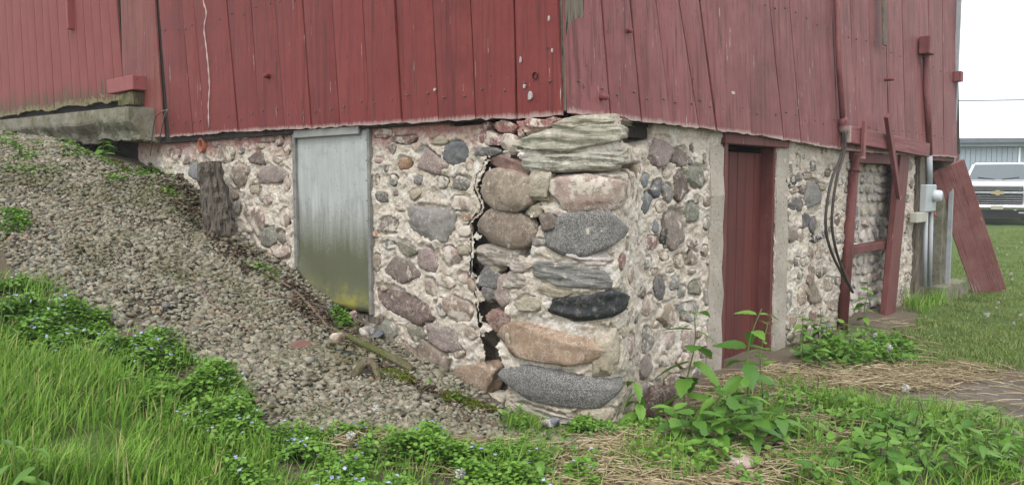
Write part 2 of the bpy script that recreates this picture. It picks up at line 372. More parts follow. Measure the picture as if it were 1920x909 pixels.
# ------------------------------------------------------------------ ground
def G(x, y):
    x = np.asarray(x, float); y = np.asarray(y, float); s = -x
    z = np.interp(s, [-60, -.5, 0, .4, .8, 1.3, 1.84, 2.4, 2.98, 3.5, 3.93, 4.5, 5.15, 5.7, 6.2, 8, 14, 60],
                     [0, 0, .0, .035, .10, .20, .335, .53, .74, .89, 1.04, 1.33, 1.63, 1.82, 1.92, 2.08, 2.15, 2.15])
    z = z*(1-sstep(.6, 2.0, y))
    z = z-.05*np.clip(-y-1, 0, 4)*sstep(1.5, 4, s)
    z = z-.16*sstep(4.9, 5.3, s)*(1-sstep(8, 9.5, s))*sstep(-.75, -.35, y)
    e = sstep(-.5, 1.0, x)
    far = -.20*sstep(.2, 6.0, y)+.40*sstep(9, 24, y)
    z = z+far*np.maximum(e, sstep(6, 9, y))
    return z
def on_ground(px, py):
    d = ray(px, py); k = np.linspace(2.0, 60, 6000); P = CAM+d*k[:, None]
    b = np.nonzero(P[:, 2] < G(P[:, 0], P[:, 1]))[0]
    return P[b[0]] if len(b) else P[-1]
def gpoly(pts): return [tuple(on_ground(*p)[:2]) for p in pts]

def axis(lo, hi, step, far, n):
    a = list(np.arange(lo, hi, step)); g = (np.linspace(0, 1, n+1)[1:])**2.5
    return np.array([lo-(far*v) for v in g[::-1]]+a+[hi+far*v for v in g])
POLY = {
 'gravel': [(-9.5, -.3), (-6.2, -.35), (-5, -.0), (-.9, .05), (-.5, -.1), (-.1, -.2)]+gpoly([(1010, 820), (900, 835), (700, 815), (560, 835), (500, 800), (470, 740), (380, 680), (230, 620), (110, 560), (60, 545), (0, 470)])+[(-9.5, -2.4)],
 'cover': gpoly([(0, 520), (60, 535), (110, 548), (225, 605), (330, 650), (385, 685), (470, 745), (495, 800), (560, 825), (700, 815), (900, 845), (1000, 850), (1120, 860), (1130, 960), (480, 960), (380, 850), (180, 720), (0, 660)])+[(-4.2, -3.2)],
 'grass': gpoly([(0, 650), (180, 690), (330, 770), (430, 830), (520, 860), (520, 930), (0, 930)])+[(-1.2, -3.6), (-3.6, -3.9)],
 'straw': gpoly([(560, 800), (760, 830), (1000, 840), (1150, 820), (1240, 800), (1340, 720), (1440, 690), (1760, 680), (1900, 690), (1920, 720), (1700, 715), (1620, 780), (1600, 930), (1000, 930), (620, 850)]),
 'dirt': gpoly([(1560, 720), (1660, 705), (1800, 690), (1940, 690), (1960, 840), (1850, 860), (1700, 780)]),
 'lawn': gpoly([(1715, 560), (1720, 605), (1680, 660), (1730, 690), (1960, 695), (2080, 640), (2080, 428), (1885, 428), (1800, 470)]),
}
gx = axis(-9, 7, .07, 250, 22); gy = axis(-6, 14, .07, 250, 22)
GX, GY = np.meshgrid(gx, gy); P2 = np.stack([GX.ravel(), GY.ravel()], 1)
gz = G(P2[:, 0], P2[:, 1])+.018*fbm(np.c_[P2*2.5, np.zeros(len(P2))], 4)
V = np.c_[P2, gz]; nx, ny = len(gx), len(gy)
idx = np.arange(nx*ny).reshape(ny, nx)
Fg = np.stack([idx[:-1, :-1], idx[:-1, 1:], idx[1:, 1:], idx[1:, :-1]], -1).reshape(-1, 4)
def mat_ground():
    s = NT('earth'); c = s.coord(rand=False); at = s.n('ShaderNodeAttribute'); at.attribute_name = 'zone'
    r, g, b = s.sep(at.outputs['Vector']); big = s.noise(c, 2.5, 5, .65); fine = s.noise(c, 45, 5, .7)
    soil = s.mix(s.ramp(big, (.35, 0), (.65, 1)), (.085, .068, .05), (.13, .105, .075)); soil = s.mix(s.ramp(fine, (.5, 0), (.7, .6)), soil, (.19, .16, .12))
    grav = s.mix(s.ramp(fine, (.35, 0), (.65, 1)), (.06, .05, .036), (.15, .128, .095))
    grn = s.mix(s.ramp(fine, (.35, 0), (.65, 1)), (.05, .085, .022), (.09, .13, .035))
    dirt = s.mix(s.ramp(s.noise(c, 7, 5, .7), (.35, 0), (.65, 1)), (.10, .082, .065), (.17, .145, .12))
    a = s.mix(r, soil, grav); a = s.mix(g, a, grn); a = s.mix(b, a, dirt)
    s.bump(fine, .8, .02); s.bump(big, .5, .05); return s.col(a, .95, .1)
go = obj('ground', V, Fg, mat_ground(), smooth=True); go['kind'] = 'structure'
zone = np.zeros((len(P2), 3))
for k, nm in enumerate(('gravel', None, 'dirt')):
    if nm:
        ins = in_poly(P2, POLY[nm]); d = poly_dist(P2, POLY[nm]); zone[:, k] = sstep(-.12, .12, np.where(ins, d, -d)+.15*fbm(np.c_[P2*3, np.zeros(len(P2))], 3))
gr = np.maximum(in_poly(P2, POLY['lawn']), in_poly(P2, POLY['grass'])).astype(float); gr[(P2[:, 1] > 13) | (P2[:, 0] > 6.8) | (P2[:, 1] < -5.8)] = 1
zone[:, 1] = gr
za = go.data.attributes.new('zone', 'FLOAT_VECTOR', 'POINT'); za.data.foreach_set('vector', zone.astype(np.float32).ravel())

# ------------------------------------------------------------------ the barn
ZT = 1.9
barn = thing('barn', 'old red board barn on a cracked fieldstone foundation', 'barn')
# plan line of the foundation: long face along -X, bulging corner pier, return face along +Y
ctrl = [(-6.3, .02), (-4, 0), (-2, 0), (-.95, 0), (-.72, -.01), (-.55, -.04), (-.32, -.075), (-.05, -.075), (.16, -.03), (.27, .03), (.315, .11), (.29, .25), (.20, .45), (.10, .66), (.03, .84), (0, 1.05), (0, 1.4), (0, 3), (0, 5), (0, 7.5)]
pth = np.array(smooth_path([(*p, 0) for p in ctrl], 24))[:, :2]
U = np.r_[0, np.cumsum(np.linalg.norm(np.diff(pth, axis=0), axis=1))]
tg = np.gradient(pth, axis=0); tg /= np.linalg.norm(tg, axis=1)[:, None]; nrm = np.c_[tg[:, 1], -tg[:, 0]]
bear = np.arctan2(pth[:, 0]-CAM[0], pth[:, 1]-CAM[1])
def Wp(u, z, h=0.0):
    u = np.asarray(u, float)
    p = np.c_[np.interp(u, U, pth[:, 0]), np.interp(u, U, pth[:, 1])]; n = np.c_[np.interp(u, U, nrm[:, 0]), np.interp(u, U, nrm[:, 1])]
    n /= np.linalg.norm(n, axis=1)[:, None]
    return np.c_[p+n*np.asarray(h).reshape(-1, 1), np.broadcast_to(np.asarray(z, float).reshape(-1), (len(p),))], n
def W(px, py):
    d = ray(px, py); b = math.atan2(d[0], d[1]); u = np.interp(b, bear, U)
    p = np.array([np.interp(u, U, pth[:, 0]), np.interp(u, U, pth[:, 1])])
    k = np.linalg.norm(p-CAM[:2])/np.linalg.norm(d[:2]); return float(u), float(CAM[2]+d[2]*k)
uA = lambda x: float(np.interp(x, pth[:, 0][pth[:, 1] < .06], U[pth[:, 1] < .06]))
uB = lambda y: float(np.interp(y, pth[len(pth)//2:, 1], U[len(pth)//2:]))
def tB(px, py=450, x=0.0): return on_x(px, py, x)[1]
D1 = (tB(1357, 300), tB(1452, 350)); D2 = (tB(1596, 350), tB(1686, 350)); DZ = 1.80; D2Z = 1.72
WEND = tB(1712, 400)
# mortar face as a fine relief
STEP = .0105
us = np.arange(uA(-6.0), uB(WEND), STEP); zs = np.arange(-.35, ZT+.20, STEP)
UU, ZZ = np.meshgrid(us, zs); Q = np.c_[UU.ravel(), ZZ.ravel()]
wpos, _ = Wp(Q[:, 0], Q[:, 1])
crack = [W(*p) for p in [(900, 232), (968, 226), (990, 250), (972, 292), (1008, 330), (1014, 385), (996, 470), (958, 520), (948, 565), (945, 620), (928, 655), (942, 690), (950, 770), (905, 770), (912, 700), (903, 600), (887, 520), (890, 460), (882, 420), (909, 387), (894, 350), (912, 312), (923, 285), (904, 262)]]
recU = [W(*p) for p in [(1160, 225), (1222, 232), (1222, 262), (1195, 285), (1165, 265)]]
void = [W(*p) for p in [(903, 628), (925, 640), (938, 655), (948, 690), (950, 765), (918, 765), (922, 700), (908, 660)]]
def recess(Q, face=False):
    r = np.zeros(len(Q))
    for pl, dep in (((crack, .06), (recU, .22)) if not face else ((recU, .22),)):
        ins = in_poly(Q, pl); d = poly_dist(Q, pl); sd = np.where(ins, d, -d)+.012*fbm(np.c_[Q*14, np.zeros(len(Q))], 3); r = np.maximum(r, dep*sstep(-.002, .022, sd))
    return r
def relief(Q, wpos):
    h = .014*fbm(wpos*4.0, 3)+.008*fbm(wpos*12, 4, 2.1, .6)+.006*fbm(wpos*42, 2)
    tr = fbm(wpos*7+31, 4); h += .009*sstep(.0, .025, tr)-.005; h += .006*sstep(.12, .14, fbm(wpos*15+57, 3))   # trowelled skins with broken edges
    rid = 1-np.abs(fbm(wpos*6.5+9, 3))*3; h += .006*np.clip(rid, 0, 1)**3
    return h
wall = link(bpy.data.objects.new('foundation_wall', bpy.data.meshes.new('foundation_wall')), barn)
FOOT = []
wall['label'] = 'rubble fieldstone foundation bedded in pale lime mortar'

ICO = {}
for lv in (1, 2, 3, 4, 5):
    b_ = bmesh.new(); bmesh.ops.create_icosphere(b_, subdivisions=lv, radius=1); b_.verts.ensure_lookup_table()
    ICO[lv] = (np.array([v.co for v in b_.verts]), np.array([[v.index for v in f.verts] for f in b_.faces])); b_.free()
def stone_shape(hx, hz, hn, lv, rs, blocky=.5, rough=.07, pw=2.6, flat=1.0):
    v, f = ICO[lv]; p = v.copy()
    rr = (np.abs(p)**pw).sum(1)**(1/pw); p = p/rr[:, None]
    for _ in range(int(4+blocky*9)):
        n = rs.normal(size=3); n[1] *= .2; n /= np.linalg.norm(n); c = rs.uniform(.58, .95); e = np.clip(p@n-c, 0, None); p -= e[:, None]*n*.92
    p[:, 1] = np.sign(p[:, 1])*np.abs(p[:, 1])**flat
    if lv >= 4:                                  # broken corners and spalled faces on the big stones
        for _ in range(9):
            n = rs.normal(size=3); n[1] = -abs(n[1])*.9; n /= np.linalg.norm(n); c = rs.uniform(.98, 1.25); e = np.clip(p@n-c, 0, None); p -= e[:, None]*n*.95
    off = rs.uniform(0, 90, 3)
    p = p*(1+rough*1.6*fbm(v*1.5+off, 2)+rough*.7*fbm(v*4.5+off, 3)+rough*.45*fbm(v*13+off, 2))[:, None]
    p[:, 1] += rs.normal(0, .10)*p[:, 0]+rs.normal(0, .10)*p[:, 2]
    return p*np.array([hx, hn, hz]), f
C = dict(grey=(.20, .195, .185), dgrey=(.095, .095, .098), black=(.028, .03, .034), blue=(.155, .17, .19), dblue=(.085, .095, .11), purp=(.17, .132, .115), dpurp=(.105, .068, .056),
         brown=(.20, .145, .105), dbrown=(.11, .08, .06), tan=(.29, .225, .16), pink=(.31, .215, .185), palep=(.38, .29, .245), orange=(.26, .125, .055), red=(.25, .085, .075), olive=(.155, .15, .105),
         green=(.165, .17, .14), pale=(.46, .41, .345), lime=(.40, .37, .305), redb=(.21, .105, .085), sand=(.30, .205, .125), white=(.55, .50, .44))
NST = [0]
def stone(px, py, wpx, hpx, col, kind='field', rot=0, proud=.5, blocky=.5, parent=wall, uz=None, hw=None, rough=.10, sink=None, name='stone', pw=3.0):
    NST[0] += 1; rs = np.random.RandomState(1000+NST[0])
    if uz is None:
        u0, _ = W(px-wpx/2, py); u1, _ = W(px+wpx/2 if px > 1172 else min(px+wpx/2, 1172), py); u, z = W(px, py); u = u if px > 1172 or px+wpx/2 < 1172 else (u0+u1)/2; _, z0 = W(px, py+hpx/2); _, z1 = W(px, py-hpx/2)
        hx, hz = abs(u1-u0)/2*1.17, abs(z1-z0)/2*1.17
        if 1160 < px < 1215: hx = min(hx, hz*1.25)
    else: u, z = uz; hx, hz = hw
    hn = min(max(.03, min(hx, hz)*.55), .11); mx = max(hx, hz)
    mort = col in ('pale', 'white') and kind == 'field'
    if mort: rough = .2
    lv = 2 if mx < .035 else (3 if mx < .10 else 4)
    if kind == 'layered': lv = 5 if mx > .15 else 4; pw = 5.0; blocky = .25; rough = .06
    if lv == 4 and kind != 'layered' and pw == 3.0: pw = 4.2; hx *= 1.05; hz *= 1.08
    p, f = stone_shape(hx, hz, hn, lv, rs, blocky, rough, pw, .6)
    a = math.radians(rot); x, zc = p[:, 0].copy(), p[:, 2].copy(); p[:, 0] = x*math.cos(a)-zc*math.sin(a); p[:, 2] = x*math.sin(a)+zc*math.cos(a)
    if kind == 'layered' or col == 'black':      # split strata
        L_ = fbm(np.c_[p[:, 0]*5, p[:, 1]*0+NST[0], p[:, 2]*26+2*p[:, 0]], 3); p[:, 1] += .009*L_+.004*np.sign(L_)*np.minimum(1, np.abs(L_)*6); p[:, 2] += .006*fbm(p*22, 3)
    rc = recess(np.array([[u, z]]))[0]
    prot = .002+.019*proud*rs.uniform(.6, 1.25)
    FOOT.append((u, z, hx, hz, a))
    off = -rc*.45+prot-hn*.9
    base = Wp([u], [z])[0][0]
    Wd = Wp(u+p[:, 0], z+p[:, 2], off-p[:, 1])[0]-base      # the stone follows the line of the wall
    o = obj(name, Wd, f, M_mortar if mort else M_stone[kind], parent, True, loc=tuple(base))
    c = np.array(C[col])*rs.uniform(.88, 1.14)*(1+rs.normal(0, .03, 3)); c = c*.80+np.array((.33, .29, .25))*.20 if col not in ('black',) else c; o.color = (*np.clip(c, .01, .9), 1)
    return o
S = stone
# long face, left of the sheet-metal hatch
for a in [(349,300,19,20,'purp'),(406,269,15,13,'tan'),(420,290,42,30,'brown'),(454,283,12,13,'dgrey'),(480,298,30,30,'dpurp','bare'),(452,329,34,42,'brown'),(440,364,17,20,'tan'),(509,327,54,38,'pink','granite'),
 (503,376,17,17,'pink'),(492,373,11,11,'grey'),(472,402,44,46,'brown','field',-30),(503,444,37,38,'green','bare'),(529,443,17,27,'olive','bare'),(540,281,14,20,'redb'),(526,264,17,22,'redb'),(366,319,26,28,'blue','bare'),
 (535,407,18,34,'tan'),(443,390,16,30,'green'),(529,473,32,28,'pink'),(489,273,16,12,'tan'),(520,300,20,14,'palep'),(330,290,26,20,'redb'),(462,450,26,30,'grey'),(540,345,12,26,'palep'),(480,355,22,18,'pale'),(455,256,34,12,'redb'),(505,262,22,12,'redb'),
 # right of the hatch
 (735,279,19,23,'purp'),(759,304,27,26,'orange','bare'),(806,302,44,42,'pink','granite',-25),(853,286,42,40,'dblue','slate'),(708,338,8,19,'purp'),(739,338,16,22,'grey'),(717,370,24,18,'dgrey','bare'),(785,338,17,20,'grey','granite'),
 (831,342,20,23,'green'),(865,342,32,28,'green'),(865,381,36,31,'pink'),(873,407,18,14,'orange'),(813,417,88,60,'grey','bare'),(729,423,34,30,'purp'),(729,460,28,15,'blue'),(762,466,34,27,'olive','bare',-20),(871,433,24,24,'palep'),
 (802,483,37,44,'pink','granite'),(754,506,62,42,'purp','bare',-10),(757,569,100,44,'dpurp','bare',-14),(807,537,22,36,'palep'),(847,481,32,36,'palep'),(838,529,34,20,'tan'),(828,577,22,36,'dblue'),(860,579,50,42,'tan'),
 (722,617,41,38,'green','bare'),(751,618,16,20,'tan'),(779,623,38,33,'olive','bare'),(761,666,46,48,'brown','bare',-30),(812,676,62,62,'brown','bare',-25),(835,635,68,42,'pink','granite',-12),(885,625,30,26,'tan'),(888,704,72,54,'sand','bare',10),
 (728,658,20,24,'dgrey'),(690,608,26,26,'grey'),(706,492,18,30,'tan'),(885,536,12,28,'tan'),(760,262,50,16,'redb'),(720,250,36,18,'redb'),(822,265,30,18,'pale'),(778,365,22,22,'pale'),(870,470,26,20,'pale'),(712,300,16,14,'palep'),
 (836,310,14,12,'palep'),(880,310,14,20,'palep'),(752,392,20,12,'palep'),(705,440,14,12,'orange'),(720,540,12,12,'pale'),(870,520,20,24,'palep'),(790,600,16,14,'tan'),(860,660,26,24,'tan'),(845,720,26,20,'brown'),(705,640,16,16,'dgrey'),(664,600,26,18,'tan')]:
    S(*a)
# loose and bulging stones in the split column
for a in [(944,238,52,20,'red','field',-4,.9),(912,259,50,27,'red','field',-14,.9),(907,238,20,16,'red','field',0,.7),(956,271,36,40,'palep','field',-30,.85),(914,283,46,17,'dgrey','bare',0,.7),(947,308,62,36,'redb','slate',-12,.9),
 (948,357,92,70,'tan','bare',-6,3.4,-.2,wall,None,None,.06,None,'stone',2.3),(940,427,98,66,'brown','bare',-5,3.4,-.2,wall,None,None,.06,None,'stone',2.3),(997,395,28,28,'pale','field',0,.9),(940,476,88,42,'pale','layered',4,1.0),(916,522,46,38,'dgrey','granite',0,.8),(912,553,28,28,'dgrey','bare',0,.8),
 (940,549,36,54,'palep','bare',-8,.95),(927,599,48,42,'redb','bare',0,.95),(924,505,26,16,'pale','field',0,.8),(975,500,40,20,'pale','layered')]:
    S(*a)
# corner pier
for a in [(1101,229,114,26,'lime','layered',3,1.1,.8),(1068,263,198,44,'lime','layered',2,.85,.8),(1098,300,206,38,'lime','layered',1,1.0,.9),(1013,233,58,17,'red','field',-4,.8),(1035,224,24,10,'red','field',0,.8),
 (1029,418,36,34,'dpurp','bare',0,.9),(1096,362,156,70,'palep','field',-2,.7,.8),(1010,352,46,64,'pale','field',0,.6),(1128,428,196,84,'dgrey','granite',5,.9,.9),(1184,352,26,40,'tan'),(1012,454,24,16,'grey'),
 (1052,510,150,44,'grey','layered',-8,.8),(1105,577,150,56,'black','slate',6,1.0,.9),(1022,648,198,92,'sand','bare',-4,1.2,.9),(1143,656,42,96,'white','field',2,.6),(1170,620,18,18,'white'),
 (1181,652,38,52,'pink'),(1170,490,28,26,'redb'),(1192,596,20,20,'dblue'),(1212,640,30,40,'green'),(990,570,44,30,'pale'),(962,527,40,36,'pale','layered'),(1010,776,110,30,'pale','layered',-4,.7),(922,757,38,46,'pale','field',0,.8),
 (960,640,20,30,'pale'),(1120,775,70,30,'pale','field',0,.5),(1100,480,90,30,'white','layered',-6,.5),(1040,545,60,26,'white','field',0,.5)]:
    S(*a)
S(1058, 727, 226, 64, 'dgrey', 'granite', 2, 2.0, .1, rough=.03, pw=2.3)
# return face up to the door
for a in [(1198,246,50,26,'redb','field',0,.8),(1194,274,36,26,'palep'),(1237,283,43,58,'pink','granite'),(1274,294,28,34,'purp','bare'),(1297,278,11,17,'purp'),(1294,302,20,12,'grey'),(1320,297,9,20,'purp'),(1249,325,19,20,'palep'),
 (1208,338,16,28,'blue','bare'),(1231,353,22,33,'dblue','bare'),(1252,362,18,36,'grey','granite'),(1276,350,29,58,'dpurp','bare'),(1307,330,35,43,'green','bare'),(1212,380,22,40,'blue','bare'),(1236,387,16,26,'tan'),
 (1262,426,43,68,'purp','bare',15),(1249,448,14,40,'black'),(1295,398,25,38,'green','bare'),(1306,373,11,18,'grey'),(1325,376,17,25,'brown'),(1231,423,16,22,'blue'),(1224,454,25,25,'redb'),(1297,457,23,14,'dbrown'),(1297,482,20,31,'brown'),
 (1274,488,22,28,'tan'),(1213,491,28,24,'grey'),(1182,515,26,32,'tan'),(1234,538,22,46,'dgrey','bare',-12),(1204,549,16,22,'dbrown'),(1263,529,19,26,'grey'),(1278,547,15,28,'grey'),(1302,540,25,30,'olive','bare'),(1213,571,26,38,'palep'),
 (1251,589,40,46,'tan'),(1287,585,34,34,'grey'),(1211,634,34,38,'green'),(1291,633,26,40,'palep'),(1309,622,18,22,'brown'),(1243,678,17,28,'grey'),(1207,690,48,44,'pink','granite'),(1260,712,31,22,'brown'),(1220,731,30,30,'grey'),
 (1256,736,22,18,'blue'),(1276,740,18,18,'brown'),(1196,756,30,30,'brown'),(1307,694,18,24,'grey'),(1280,676,22,26,'pink'),(1255,640,20,34,'palep'),(1325,420,12,26,'grey'),(1320,470,12,22,'tan'),(1325,560,12,26,'grey'),(1318,660,14,20,'purp'),
 (1245,480,18,16,'pink'),(1255,505,16,14,'tan'),(1225,510,14,14,'palep'),(1295,510,14,12,'tan'),(1322,330,10,20,'tan'),(1228,610,14,14,'tan'),(1295,720,18,16,'grey'),
 # between the two doorways
 (1523,312,11,19,'dgrey'),(1479,318,11,17,'dgrey'),(1478,340,14,20,'black'),(1488,338,11,18,'black'),(1498,333,10,15,'dgrey'),(1513,331,15,15,'brown'),(1550,325,12,14,'dbrown'),(1559,314,11,15,'grey'),(1503,356,13,15,'dpurp'),(1488,357,16,13,'tan'),
 (1488,383,23,22,'dgrey','bare'),(1503,379,15,15,'dpurp'),(1525,369,30,56,'grey','granite'),(1478,405,10,18,'dgrey'),(1512,413,16,25,'dblue','bare'),(1522,421,14,26,'dgrey','bare'),(1529,443,23,23,'black'),(1545,440,10,17,'black'),(1570,413,11,21,'dpurp'),
 (1576,341,10,13,'blue'),(1590,312,10,16,'grey'),(1483,440,25,27,'brown','bare'),(1575,446,17,18,'grey'),(1480,497,13,17,'brown'),(1494,490,12,19,'purp'),(1519,477,10,21,'brown'),(1536,474,13,25,'tan'),(1510,490,16,17,'grey'),(1520,523,15,38,'brown','bare',-18),
 (1539,511,17,17,'dbrown'),(1527,551,30,42,'brown','bare',-20),(1476,569,15,42,'grey'),(1502,553,14,30,'tan'),(1569,526,10,15,'dgrey'),(1553,532,17,25,'tan'),(1563,572,17,18,'brown'),(1540,580,22,27,'tan'),(1523,590,15,19,'redb'),(1480,604,23,25,'tan'),
 (1466,640,18,25,'dblue'),(1481,664,20,14,'dgrey'),(1483,627,13,30,'brown'),(1514,625,16,28,'tan'),(1545,615,18,20,'grey'),(1560,480,12,20,'tan'),(1552,380,12,16,'grey'),(1565,370,10,14,'tan'),(1500,440,12,24,'tan'),(1540,350,12,14,'pale'),(1500,515,12,18,'grey'),
 # pier beyond the second doorway
 (1703,312,12,16,'grey'),(1708,345,10,18,'brown'),(1700,372,10,14,'dgrey'),(1706,405,11,16,'tan'),(1698,430,9,14,'brown'),(1704,462,11,17,'grey'),(1696,490,10,14,'tan'),(1700,520,12,16,'brown'),(1692,545,11,14,'grey'),(1690,572,10,14,'tan')]:
    S(*a)
# smaller filler stones half drowned in mortar
taken = [(np.array(o.location), max(o.dimensions)/2) for o in wall.children]
us_lo, us_hi = uA(-5.2), uB(WEND-.1); cnt = 0; fr = np.random.RandomState(77)
hatch_u = (uA(on_y(548, 400, 0)[0])-.03, uA(on_y(697, 400, 0)[0])+.05)
for _ in range(1500):
    if cnt > 62: break
    u = fr.uniform(us_lo, us_hi); z = fr.uniform(.02, 1.82)
    if hatch_u[0] < u < hatch_u[1] or uB(D1[0]-.16) < u < uB(D1[1]+.16) or uB(D2[0]-.1) < u < uB(D2[1]+.1): continue
    p = Wp([u], [z])[0][0]
    if z < G(p[0], p[1]-.1)-.02: continue
    r = fr.uniform(.025, .07)
    if any(np.linalg.norm(p-q) < (r+R_)*.95 for q, R_ in taken): continue
    taken.append((p, r)); cnt += 1
    S(0, 0, 0, 0, fr.choice(['grey', 'tan', 'palep', 'pink', 'brown', 'pale', 'purp']), 'field', fr.uniform(-40, 40), .35, .6, uz=(u, z), hw=(r, r*fr.uniform(.6, .95)))

# mortar face
hh = relief(Q, wpos); inside = np.zeros(len(Q)); near = np.zeros(len(Q))
wob = (.34*fbm(wpos*11+3, 3)+.2*fbm(wpos*30+8, 2)).reshape(len(zs), len(us)); H2 = hh.reshape(len(zs), len(us)); cr_ = np.random.RandomState(9); I2 = inside.reshape(H2.shape); N2 = near.reshape(H2.shape)
for (fu, fz, fx, fzz, fa) in FOOT:
    R_ = max(fx, fzz)*1.5; iu = slice(*np.searchsorted(us, (fu-R_, fu+R_))); iz = slice(*np.searchsorted(zs, (fz-R_, fz+R_)))
    a_, b_ = np.meshgrid(us[iu]-fu, zs[iz]-fz); ca, sa = math.cos(fa), math.sin(fa)
    r_ = (np.abs((a_*ca+b_*sa)/fx)**2.6+np.abs((-a_*sa+b_*ca)/fzz)**2.6)**(1/2.6)
    r_ = r_+wob[iz, iu]; I2[iz, iu] = np.maximum(I2[iz, iu], cr_.uniform(.2, 1)*(1-sstep(.84, .95, r_))); N2[iz, iu] = np.maximum(N2[iz, iu], 1-sstep(1.0, 1.3, r_))
hh = hh*(1-.3*near)+.005*near*(1-inside)-.03*inside-recess(Q, True)
hh = np.where((Q[:, 0] > hatch_u[0]+.05) & (Q[:, 0] < hatch_u[1]-.05) & (Q[:, 1] > .42), -.14, hh)   # the hatch closes a real opening
top = np.where(Q[:, 0] < uA(-1.0), ZT+.17, np.where(Q[:, 0] > uB(1.0), ZT+.06, ZT-.025))
hh = np.where(Q[:, 1] > top, -.30*sstep(0, .02, Q[:, 1]-top)+hh*.3, hh)
# hairline cracks running off the big one
for ln in ([(1010, 330), (1040, 322), (1120, 318), (1200, 312)], [(985, 470), (1000, 430), (1012, 400)]):
    d = poly_dist(Q+.006*np.c_[fbm(wpos*9, 3), fbm(wpos*9+5, 3)], [W(*p) for p in ln], False); hh -= .16*np.exp(-(d/.019)**2)
Vw, _ = Wp(Q[:, 0], Q[:, 1], hh)
nu, nz = len(us), len(zs); ii = np.arange(nu*nz).reshape(nz, nu)
cu = .5*(us[:-1]+us[1:]); cz = .5*(zs[:-1]+zs[1:]); CU, CZ = np.meshgrid(cu, cz)
hole = ((CU > uB(D1[0])) & (CU < uB(D1[1])) & (CZ < DZ)) | ((CU > uB(D2[0])) & (CU < uB(D2[1])) & (CZ < D2Z))
QC = np.c_[CU.ravel(), CZ.ravel()]; wc = Wp(QC[:, 0], QC[:, 1])[0]
nz1 = fbm(wc*9+2, 3); jog = .010*np.c_[fbm(wc*14, 3), fbm(wc*14+5, 3)]
open_ = np.zeros(len(QC), bool)                      # the wall is really open along the split
ic = in_poly(QC, crack); dc = poly_dist(QC, crack); open_ |= ic & (dc+.010*nz1 > .004) & (nz1 > -.22)
iv = in_poly(QC, void); dv = poly_dist(QC, void); open_ |= iv & (dv > .003)
gl = [W(*p) for p in [(916, 296), (897, 325), (890, 352), (904, 388), (878, 420), (886, 462), (884, 520), (893, 560), (900, 610), (908, 660)]]
open_ |= poly_dist(QC+jog, gl, False) < .0085*(1+.8*nz1)
hole |= open_.reshape(hole.shape)
Fw = np.stack([ii[:-1, :-1], ii[:-1, 1:], ii[1:, 1:], ii[1:, :-1]], -1)[~hole].reshape(-1, 4)
wall.data = mesh_data('foundation_wall', Vw, Fw, M_mortar, True)

# rubble core glimpsed inside the split
cu_ = np.arange(min(p[0] for p in crack)-.12, max(p[0] for p in crack)+.12, .02); cz_ = np.arange(-.2, ZT, .02); CU2, CZ2 = np.meshgrid(cu_, cz_)
w2 = Wp(CU2.ravel(), CZ2.ravel())[0]; V2 = Wp(CU2.ravel(), CZ2.ravel(), -.15+.07*fbm(w2*7, 3)+.03*np.abs(fbm(w2*16, 3)))[0]
i4 = np.arange(CU2.size).reshape(CU2.shape); obj('rubble_core', V2, np.stack([i4[:-1, :-1], i4[:-1, 1:], i4[1:, 1:], i4[1:, :-1]], -1).reshape(-1, 4), mat_concrete('earthy_core', (.14, .115, .09), (.07, .057, .045)), barn, True)

# clay pipe end let into the wall
pp = on_y(381, 273, -.02); pr = .05
ring = [(.055, .03), (.055, -.03), (.040, -.03), (.040, .12), (.001, .12)]
V = []; Fc = []; ns = 20
for r, h in ring:
    for k in range(ns): q = 2*math.pi*k/ns; V.append((r*math.cos(q), h, 1.35*r*math.sin(q)))
for i in range(len(ring)-1):
    for k in range(ns): Fc.append((i*ns+k, i*ns+(k+1) % ns, (i+1)*ns+(k+1) % ns, (i+1)*ns+k))
obj('drain_pipe', V, Fc, M_terra, barn, True, tuple(pp))

